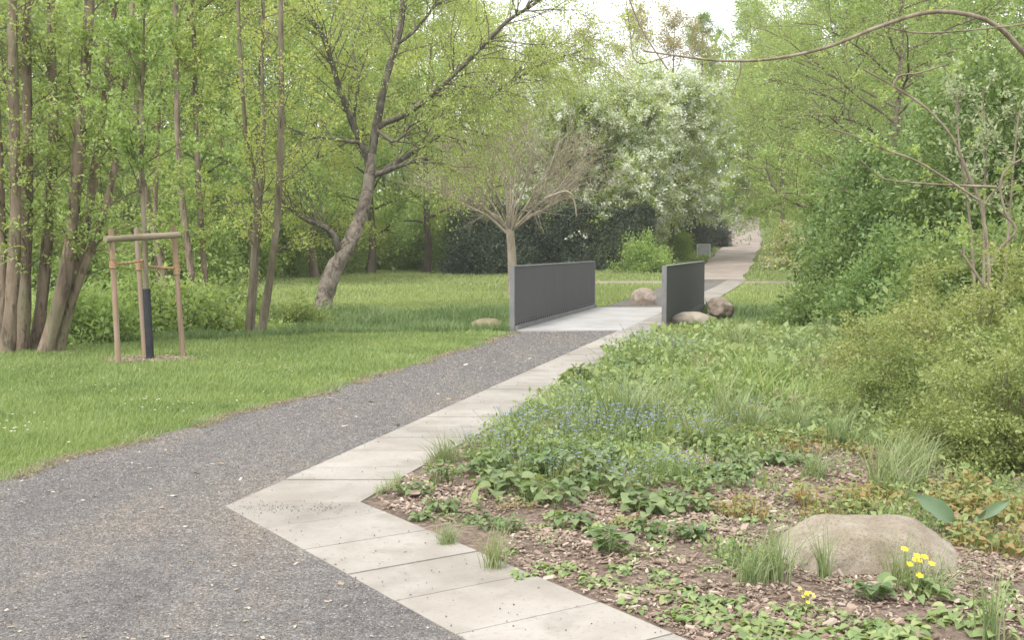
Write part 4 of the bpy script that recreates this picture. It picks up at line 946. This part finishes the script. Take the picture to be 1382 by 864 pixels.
# ------------------------------------------------------------------ bed plants
def broad_leaves(mb, n, L, W, rise, rng, pet=.5, cx=0.0, cy=0.0, curl=.7, rad=.06, spread=1.0):
    """arching stalked leaves with a pointed oval blade, folded along the midrib"""
    for k in range(n):
        az = rng.random() * 6.283; l = L * rng.uniform(.6, 1.2); w = W * rng.uniform(.7, 1.2); r0 = rise * rng.uniform(.5, 1.3)
        d = np.array([math.cos(az), math.sin(az), 0]); s = np.array([-d[1], d[0], 0]); p0 = np.array([cx, cy, 0]) + d * rng.random() * rad
        pl = l * pet * rng.uniform(.5, 1.3); e = p0 + d * pl * .6 * spread + np.array([0, 0, r0])
        side = s * .0035
        tt = [0, .05, .2, .42, .66, .86, 1.0]; ww = [.2, .78, 1.0, .98, .74, .38, .04]; rows = []
        tw = rng.normal(0, .25)
        for t, q in zip(tt, ww):
            c = e + d * l * t * math.cos(curl * t) + np.array([0, 0, l * (.30 * t - curl * .75 * t * t)])
            b = (s * math.cos(tw) + np.array([0, 0, math.sin(tw)])) * w * q * .5
            up = np.array([0, 0, w * q * .14])
            rows.append([c - b + up, c, c + b + up])
        V = np.array(rows).reshape(-1, 3)
        Q = [(3 * i + j, 3 * i + j + 1, 3 * i + j + 4, 3 * i + j + 3) for i in range(6) for j in range(2)]
        mb.add(np.vstack([V, [p0 - side, p0 + side, e + side, e - side]]), Q + [(21, 22, 23, 24)])
    return mb
def p_broad(seed, n=34, L=.13, W=.09, rise=.10):
    R = rng_(seed); m = MB()
    for c in range(5): broad_leaves(m, n // 5 + 1, L, W, rise, R, cx=R.normal(0, .07), cy=R.normal(0, .07))
    return [('foliage', m, M['broad'], False)]
def p_tuft(seed, n=110, h=.3, w=.006, mat='tuft', lean=.7, r=.05):
    R = rng_(seed); m = MB(); p = np.c_[R.normal(0, r, (n, 2)), np.zeros(n)]
    blades(m, p, h * R.uniform(.5, 1.15, n), w, lean, R, 5, .8); return [('blades', m, M[mat], False)]
def p_forget(seed):
    R = rng_(seed); m = MB(); broad_leaves(m, 34, .06, .022, .06, R, rad=.12); broad_leaves(m, 14, .05, .02, .12, R, rad=.12)
    n = 34; pos = np.c_[R.normal(0, .12, (n, 2)), .15 + R.random(n) * .09]; fl = MB()
    for a in range(5):
        az = a * 1.2566; leaves(fl, pos, np.tile([math.cos(az), math.sin(az), .2], (n, 1)), np.tile([0, -.3, 1.], (n, 1)) + R.normal(0, .3, (n, 3)), .0085 * R.uniform(.8, 1.3, n), .9)
    st = MB(); P = np.stack([np.stack([pos[i] * (.4, .4, 0), pos[i] * (.7, .7, .5), pos[i] - (0, 0, .002)]) for i in range(n)]); tubes(st, P, np.full((n, 3), .0012), 3)
    return [('foliage', m, M['herb'], False), ('blossom', fl, M['blue'], False), ('stalks', st, M['herb'], False)]
def p_bronze(seed):
    R = rng_(seed); m = MB()
    for c in range(6): broad_leaves(m, 10, .05, .034, .085, R, cx=R.normal(0, .09), cy=R.normal(0, .09), pet=1.0)
    return [('foliage', m, M['bronze'], False)]
def p_weed(seed):
    R = rng_(seed); m = MB()
    for c in range(4): broad_leaves(m, 8, .045, .03, .02, R, cx=R.normal(0, .06), cy=R.normal(0, .05), pet=.5)
    return [('foliage', m, M['herb'], False)]
def p_mallow(seed):
    R = rng_(seed); m = MB(); broad_leaves(m, 30, .075, .085, .09, R, rad=.05, pet=1.0, curl=.5); return [('foliage', m, M['broad'], False)]
def p_yellow(seed):
    R = rng_(seed); m = MB(); broad_leaves(m, 26, .07, .035, .06, R, rad=.08); fl = MB(); n = 9
    c = np.array([.0, 0, .13]) + R.normal(0, 1, (n, 3)) * (.03, .03, .035)
    for a in range(6):
        az = a * 1.047; leaves(fl, c, np.tile([math.cos(az), math.sin(az) * .7, .4 * math.sin(az) + .1], (n, 1)), np.tile([0, -.8, .6], (n, 1)), .017, .8)
    st = MB(); P = np.stack([np.stack([c[i] * (.2, .2, 0), c[i] * (.7, .7, .6), c[i]]) for i in range(n)]); tubes(st, P, np.full((n, 3), .0018), 4)
    return [('foliage', m, M['herb'], False), ('blossom', fl, M['yellow'], False), ('stalks', st, M['herb'], False)]
def bed(kind, maker, name, label, cat, px, py, rz, sc, group, sz=None):
    p = gp(px, py, .06); loc = (p[0], p[1], float(bz(p[0], p[1])) - .008)
    if kind in PROTO: return dup(PROTO[kind], loc, rz, sc, label, group, sz)
    PROTO[kind] = place(maker(), name, label, cat, loc, rz, sc, group, sz); return PROTO[kind]
R = rng_(99)
def many(kinds, name, label, cat, group, lst, jit=.15):
    for i, t in enumerate(lst):
        px, py, sc = t[:3]; sc *= 1.35 if name == 'seedling_weed' else 1; kk = i % len(kinds); bed(name + str(kk) + kinds[kk][0], kinds[kk][1], name, t[3] if len(t) > 3 else label, cat, px, py, R.random() * (.3 if name == 'yellow_flower' else 6.28), sc * R.uniform(1 - jit, 1 + jit), group)
BR = [('b1', lambda: p_broad(201, 30, .10, .075, .10)), ('b2', lambda: p_broad(202, 34, .085, .06, .13)), ('b3', lambda: p_broad(203, 24, .125, .085, .09))]
many(BR, 'leafy_plant', 'leafy green clump with heart shaped leaves at the wood chip edge of the bed', 'plant', 'leafy clumps at the front of the bed',
     [(560, 658, .55), (612, 648, .7), (570, 688, .4), (665, 700, .5), (700, 712, .5), (762, 700, .7), (880, 712, .6), (940, 690, .6), (588, 676, .62, 'small leafy clump nearest the inner corner of the pale slabs'), (640, 690, .4, 'lowest small leafy rosette on the chips inside the slab corner'), (660, 655, .8), (700, 660, 1.0), (752, 676, .9), (690, 632, .9), (728, 632, .9), (792, 655, 1.0), (825, 672, 1.1), (862, 682, 1.0), (648, 630, .7),
      (800, 640, .95), (846, 632, .8), (915, 678, .9), (950, 660, .7), (892, 690, .7), (770, 618, .9), (830, 622, .9), (880, 612, .8), (945, 640, .8), (985, 655, .7), (715, 610, .8), (1005, 628, .8), (960, 618, .8), (1040, 622, .8), (1060, 596, .8), (1000, 600, .8), (930, 560, .8), (965, 600, .8), (1015, 640, .6), (1085, 625, .7), (1120, 575, .7), (840, 600, .8), (870, 582, .7), (1150, 560, .7), (760, 640, .9), (985, 640, .8), (680, 645, .8)])
many(BR, 'leafy_plant', 'lush green leafy clump spilling over the pale slabs near the bridge', 'plant', 'leafy clumps by the far slab edge',
     [(775, 527, 1.2), (795, 520, 1.4), (815, 512, 1.3), (840, 506, 1.3), (862, 500, 1.2), (885, 512, 1.2), (850, 520, 1.2), (910, 500, 1.1), (880, 492, 1.1), (826, 494, 1.3), (905, 520, 1.1), (940, 508, 1.0), (870, 530, 1.0)])
many([('m1', lambda: p_mallow(211))], 'mallow_plant', 'low round leaved mallow on the open wood chips', 'plant', 'mallows on the wood chips',
     [(822, 734, .95, 'round leaved mallow alone on the open chips below the leafy clumps'), (930, 722, .7, 'small round leaved mallow midway between the lone mallow and the boulder'), (1175, 804, .62, 'small mallow just before the large boulder')])
TF = [('t1', lambda: p_tuft(221, 110, .40, .007)), ('t2', lambda: p_tuft(222, 110, .34, .006, lean=.9)), ('t3', lambda: p_tuft(223, 95, .46, .007, lean=.5))]
many(TF, 'grass_tuft', 'fine arching grass tuft among the leafy bed plants', 'grass tuft', 'grass tufts in the bed',
     [(600, 617, .8, 'grass tuft hanging over the slab edge by the blue flowers'), (735, 560, .9, 'grass tuft leaning over the slabs halfway to the bridge'), (668, 752, .6, 'grass tuft by the slab edge below the inner corner'), (604, 722, .45, 'smallest grass tuft close to the inner slab corner'),
      (860, 572, 1.35), (835, 578, 1.25), (885, 576, 1.3), (940, 596, 1.15), (980, 580, 1.25), (1010, 585, 1.0), (1075, 580, .9), (1130, 600, 1.0), (1195, 650, 1.0), (1222, 630, 1.1), (1240, 655, .9), (1205, 668, 1.0), (1100, 640, .8),
      (1045, 775, .75, 'grass tuft left of the large boulder on the chips'), (1010, 780, .6, 'low grass tuft farther along the chips from the boulder'), (1255, 800, .7, 'grass tuft leaning on the sunken end of the large boulder'), (1215, 782, .5, 'small grass tuft against the face of the large boulder'),
      (930, 484, 1.0), (955, 474, .9), (990, 478, 1.3), (1030, 482, 1.3), (1070, 478, 1.3), (905, 468, .8), (960, 458, .7), (1100, 486, 1.2), (1140, 505, 1.2), (1010, 462, 1.2), (1060, 462, 1.2), (1110, 466, 1.2), (990, 458, .9), (1090, 560, .9), (760, 590, .8), (905, 550, 1.0), (820, 545, 1.0)])
many([('r1', lambda: p_tuft(231, 44, .40, .006, lean=.35, r=.02))], 'rush_tuft', 'upright green rush tuft in front of the large boulder', 'grass tuft', 'upright rush tufts',
     [(1112, 772, .85, 'upright green rush tuft in front of the large boulder'), (1338, 855, .9, 'upright green rush tuft at the lowest corner of the bed')])
many([('s1', lambda: p_tuft(241, 60, .42, .016, 'strap', .55, .07)), ('s2', lambda: p_tuft(242, 70, .36, .014, 'strap', .6, .09))], 'daylily_clump', 'broad bladed daylily clump in the middle of the bed', 'plant', 'daylily clumps in the bed',
     [(960, 545, .85), (995, 535, 1.0), (1030, 540, 1.05), (1065, 545, 1.0), (1100, 552, 1.0), (1015, 520, 1.0), (1055, 522, .95), (975, 488, 1.0, 'daylily clump before the pale boulder at the bridge'), (1010, 492, .9), (1120, 530, .9)])
many([('x1', lambda: p_tuft(251, 60, .34, .006, 'straw', .7, .06))], 'dry_tuft', 'dry straw coloured tuft among the daylilies', 'grass tuft', 'dry tufts in the bed', [(950, 500, 1.0), (1085, 508, 1.0), (1110, 515, 1.1), (990, 585, .6), (1070, 556, .9)])
many([('f1', lambda: p_forget(261)), ('f2', lambda: p_forget(262))], 'forget_me_not', 'forget-me-not with tiny pale blue flowers near the slab side of the bed', 'flower plant', 'blue forget-me-nots in the bed',
     [(690, 608, 1.2), (720, 598, 1.2), (750, 590, 1.3), (780, 588, 1.3), (805, 600, 1.3), (770, 608, 1.2), (740, 618, 1.1), (830, 605, 1.2), (860, 615, 1.2), (885, 600, 1.2), (820, 585, 1.2), (700, 585, 1.1), (895, 585, 1.1), (850, 590, 1.1),
      (795, 645, 1.0), (875, 650, 1.0), (905, 640, 1.0), (700, 640, 1.0), (660, 620, 1.0), (745, 650, .9), (835, 665, .9), (930, 650, .9), (640, 612, .8), (960, 600, 1.1), (1000, 560, 1.1), (860, 560, 1.3), (800, 560, 1.3), (760, 565, 1.2), (880, 478, 1.8), (905, 488, 1.8), (855, 486, 1.7), (930, 492, 1.6), (1180, 548, 1.1)])
many([('z1', lambda: p_bronze(271)), ('z2', lambda: p_bronze(272))], 'bronze_plant', 'low bronze and orange tinted leafy plant on the chips', 'plant', 'bronze leaved plants in the bed',
     [(1000, 690, .9), (1130, 678, 1.1), (1160, 670, 1.1), (1180, 684, .9), (1110, 690, .8), (1300, 685, 1.2), (1330, 700, 1.1), (1290, 665, 1.1), (1360, 690, 1.2), (1345, 720, 1.1), (1375, 740, 1.1), (700, 680, .5), (840, 700, .5), (880, 560, .9), (940, 575, .9), (1150, 610, 1.0), (1050, 590, 1.0), (1090, 596, 1.0), (1020, 580, .9), (1075, 606, .9), (1310, 730, .8), (975, 692, .6), (1270, 690, .9)])
many([('w1', lambda: p_weed(281)), ('w2', lambda: p_weed(282)), ('w3', lambda: p_weed(283))], 'seedling_weed', 'low green seedling weed creeping over the open wood chips', 'weed', 'low weeds on the wood chips',
     [(755, 690, .7), (790, 705, .7), (700, 735, .6), (770, 752, .6), (815, 772, .7), (870, 782, .7), (915, 815, .8), (930, 810, .8), (1000, 815, .9), (970, 800, .8), (880, 725, .7), (870, 700, .8), (1040, 745, .7), (960, 760, .6), (1070, 850, 1.0), (1110, 858, 1.1), (1040, 835, .9), (1150, 850, 1.0), (1200, 850, 1.0), (1250, 845, .9), (1290, 840, .9), (1310, 810, .8), (985, 725, .7), (905, 745, .6), (840, 760, .6), (735, 722, .6), (1085, 812, .7), (1020, 700, .8), (950, 705, .8), (1060, 690, .8), (1140, 822, .7), (1350, 790, .9), (1085, 740, .5), (800, 705, .8), (730, 705, .6), (850, 745, .7), (890, 770, .7), (920, 790, .8), (1000, 845, 1.0), (960, 830, 1.0), (985, 852, .9), (1120, 835, .9), (1180, 838, .9), (1230, 860, 1.1), (1330, 835, 1.0), (1010, 760, .6), (985, 745, .6), (720, 765, .7), (735, 752, .7), (790, 770, .8), (850, 790, .8)])
many([('y1', lambda: p_yellow(291))], 'yellow_flower', 'yellow flowering plant on the chips', 'flower plant', 'yellow flowers by the large boulder', [(1232, 800, 1.0, 'yellow flowering plant at the foot of the large boulder'), (1086, 812, .6, 'smaller yellow flowering plant on the chips away from the boulder')])
def dockleaf(label, base, tip, wpx, mat, Yc, name='dock_plant', cat='plant', group='large single leaves in the bed'):
    a, b = at(*base, Yc), at(*tip, Yc - .05); g = np.array([a[0], Yc + .05, float(bz(a[0], Yc + .05))]); rt = thing(name, label, cat, g, group)
    d = b - a; l = np.linalg.norm(d); d /= l; s = norm(np.cross(d, np.array([.1, -1, .45]))); nn = np.cross(s, d); w = wpx / F_PX * Yc; rows = []
    for t in np.linspace(0, 1, 12):
        q = np.clip(math.sin(math.pi * (t * .9 + .07)) ** .75, .03, 1); c = a + d * l * t + nn * l * .10 * math.sin(t * math.pi); wv = .06 * w * math.sin(t * 22)
        rows.append([c - s * w * q * .5 + nn * (w * .12 + wv), c - s * w * q * .25 + nn * w * .03, c - nn * .004, c + s * w * q * .25 + nn * w * .03, c + s * w * q * .5 + nn * (w * .12 - wv)])
    sheet(rows).build('leaf', mat, rt, smooth=True)
    m = MB(); tubes(m, catmull(np.array([g - (0, 0, .02), (g + a) / 2 + (0, .02, .02), a, a + d * l * .85]), 12), np.linspace(.006, .0015, 12), 6); m.build('stalk', M['herb'], rt, smooth=True); return rt
dockleaf('large blue-green dock leaf leaning over the end of the large boulder', (1288, 706), (1232, 670), 26, M['dock'], 5.6)
dockleaf('blue-green dock leaf near the picture edge beyond the boulder', (1318, 700), (1362, 676), 15, M['dock'], 5.7)
dockleaf('upright woolly grey leaf beside the spirea bush', (1150, 540), (1153, 502), 13, M['woolly'], 11.2)
dockleaf('flat woolly grey leaf next to the upright woolly leaf', (1168, 520), (1192, 514), 8, M['woolly'], 11.2)
dockleaf('broad green leaf standing above the pale slabs before the bridge', (838, 482), (809, 468), 13, M['broad'], 15.2)
# low ground cover that nobody could count
R = rng_(301); x, y = view_pts(270000, 5.0, 22, R, -.1, .52); d_ = x - edge_in(y)
cov = clump(x, y, 2.1, 3) * .55 + (.55 * (clump(x, y, 5.3, 8) > .6) + .45 * (clump(x, y, 11, 3) > .8)) * (.45 + .55 * sstep(5.2, 6.5, y)) + .9 * sstep(6.3, 9, y) + .35 * sstep(8.5, 12, y) + .35 * sstep(2.2, 4, d_) - .38
k = (d_ > .04 + .12 * R.random(len(x)) + .10 * sstep(11, 7, y)) & (cov > R.random(len(x)) * 1.0) & (y < 22) & ~on_deck(x, y, .05) & ~((y > 20.2) & (x < deck_r(y) + .2)); x, y = x[k], y[k]; n = len(x)
hgt = R.random(n) ** 1.5 * (.05 + .012 * np.minimum(y, 16)) * (1 + .4 * clump(x, y, 1.4, 9)) * (1 - .7 * sstep(16.5, 19, y))
zz = terrain(x, y) + np.where(y < 21.5, bed_h(x, y), 0) + np.maximum(hgt, .005)
A = R.normal(0, .7, (n, 3)); A[:, 2] += .3; Nn = R.normal(0, .45, (n, 3)); Nn[:, 2] += 1
sel = R.random(n) < .74
m = leaves(MB(), np.stack([x, y, zz], 1)[sel], A[sel], Nn[sel], (.0036 * np.maximum(y, 7) * np.exp(R.normal(0, .45, n)))[sel], .6)
tag(m.build('ground_cover', M['herb']), 'low mixed herbs filling the planting bed between the clumps', 'ground cover', kind='stuff')
m = blades(MB(), np.stack([x, y, zz * 0 + terrain(x, y) + bed_h(x, y)], 1)[~sel], (.07 + .009 * y[~sel]) * (1 - .55 * sstep(16.5, 19, y[~sel])) * R.uniform(.5, 1.3, (~sel).sum()), np.maximum(.004, .0006 * y[~sel]), .6, R, 3)
tag(m.build('bed_grass', M['bank_grass']), 'loose grass growing between the plants of the bed', 'grass', kind='stuff')
x, y = view_pts(9000, 5, 20, R, -.5, .1); e = edge_grass(y) + R.normal(.03, .055, len(x)); k = (np.abs(e) < .5 * y) & (clump(e, y, 2.7, 6) > -.5); e, y = e[k], y[k]; n = len(e)
m = flakes(MB(), e, y, terrain(e, y) + .014, .0018 * np.maximum(y, 6) * R.uniform(.6, 1.6, n), .0011 * np.maximum(y, 6) * R.uniform(.5, 1.4, n), np.full(n, .003), R)
tag(m.build('bud_litter', M['litter']), 'thin line of reddish bud litter where the lawn meets the gravel', 'litter', kind='stuff')
x, y = view_pts(1500, 3.8, 20, R, -.5, .1); k = (x < edge_out(y) - .05) & (x > edge_grass(y)) & (clump(x, y, 1.1, 2) > -.2); x, y = x[k], y[k]; n = len(x); l_ = .0016 * np.maximum(y, 5) * np.exp(R.normal(0, .45, n))
m = flakes(MB(), x, y, terrain(x, y) + .014, l_ * 1.6, l_, np.full(n, .002), R, .15)
tag(m.build('leaf_litter', M['pale_litter']), 'scattered pale bud scales and dry leaf bits on the gravel path', 'litter', kind='stuff')
# ragged weeds along the two path edges
x, y = view_pts(9000, 4, 20, R, -.5, .3); e = np.where(R.random(len(x)) < .5, edge_in(y) + R.normal(.03, .03, len(x)), edge_grass(y) + R.normal(-.01, .05, len(x)))
k = (clump(e, y, 3.1, 5) > .15) & (np.abs(e) < .5 * y); e, y = e[k], y[k]
m = blades(MB(), np.stack([e, y, terrain(e, y)], 1), R.uniform(.04, .11, len(e)), np.maximum(.004, .0006 * y), .8, R, 3)
tag(m.build('edge_weeds', M['tuft']), 'sparse weeds and grass straggling over the path edges', 'weeds', kind='stuff')

hz = MB().box((0, 90, 20), (520, 300, 52))  # added scattering volume, put in to lift the dark tones with distance
vm, t = nt('added_veil_air'); pv = N(t, 'ShaderNodeVolumePrincipled', Density=.0006, Anisotropy=.2); pv.inputs['Color'].default_value = (.93, .95, .96, 1)
o = N(t, 'ShaderNodeOutputMaterial'); t.links.new(pv.outputs[0], o.inputs['Volume'])
tag(hz.build('added_veil', vm), 'thin added volume that lifts the dark tones of the far trees', 'added_veil', kind='stuff')
# ------------------------------------------------------------------ light, sky, camera
SUN_EL, SUN_AZ = math.radians(52), math.radians(215)
w = bpy.data.worlds.new('World'); scene.world = w; w.use_nodes = True; t = w.node_tree; t.nodes.clear(); L = t.links.new
sky = N(t, 'ShaderNodeTexSky'); sky.sky_type = 'NISHITA'; sky.sun_disc = False; sky.sun_elevation = SUN_EL; sky.sun_rotation = SUN_AZ; sky.air_density = 1.0; sky.dust_density = 4.0
tc = N(t, 'ShaderNodeTexCoord'); nz = N(t, 'ShaderNodeTexNoise', Scale=1.6, Detail=5.0); L(tc.outputs['Generated'], nz.inputs['Vector'])
cl = ramp(t, [(.3, (9.6, 9.8, 10.2)), (.7, (12.0, 12.0, 12.0))]); L(nz.outputs['Fac'], cl.inputs[0])
bg = N(t, 'ShaderNodeBackground', Strength=.09); L(mixc(t, .88, sky.outputs[0], cl.outputs[0]), bg.inputs[0])
ow = N(t, 'ShaderNodeOutputWorld'); L(bg.outputs[0], ow.inputs[0])
sd = bpy.data.lights.new('sun', 'SUN'); sd.energy = 1.5; sd.angle = math.radians(14); sd.color = (1, .965, .91)
so = bpy.data.objects.new('sun', sd); COL.objects.link(so)
dirv = Vector((math.sin(SUN_AZ) * math.cos(SUN_EL), math.cos(SUN_AZ) * math.cos(SUN_EL), math.sin(SUN_EL)))
so.rotation_euler = dirv.to_track_quat('Z', 'Y').to_euler()
cam = bpy.data.cameras.new('camera'); co = bpy.data.objects.new('camera', cam); COL.objects.link(co)
co.location = (0, 0, EYE); co.rotation_euler = (math.pi / 2 - PITCH, 0, 0)
cam.sensor_width = 36; cam.lens = F_PX * 36 / 1382; cam.clip_start = .05; cam.clip_end = 2000
scene.camera = co
vs = scene.view_settings; vs.view_transform = 'Standard'; vs.look = 'None'; vs.gamma = 1; vs.exposure = 1.3; vs.use_curve_mapping = False
scene.render.engine = 'CYCLES'; c = scene.cycles
c.max_bounces = 10; c.diffuse_bounces = 7; c.glossy_bounces = 2; c.transmission_bounces = 8; c.transparent_max_bounces = 4
c.use_adaptive_sampling = True; c.adaptive_threshold = .02; c.use_denoising = True
c.sample_clamp_indirect = 6
for o in bpy.data.objects:
    if '_base' in o: del o['_base']
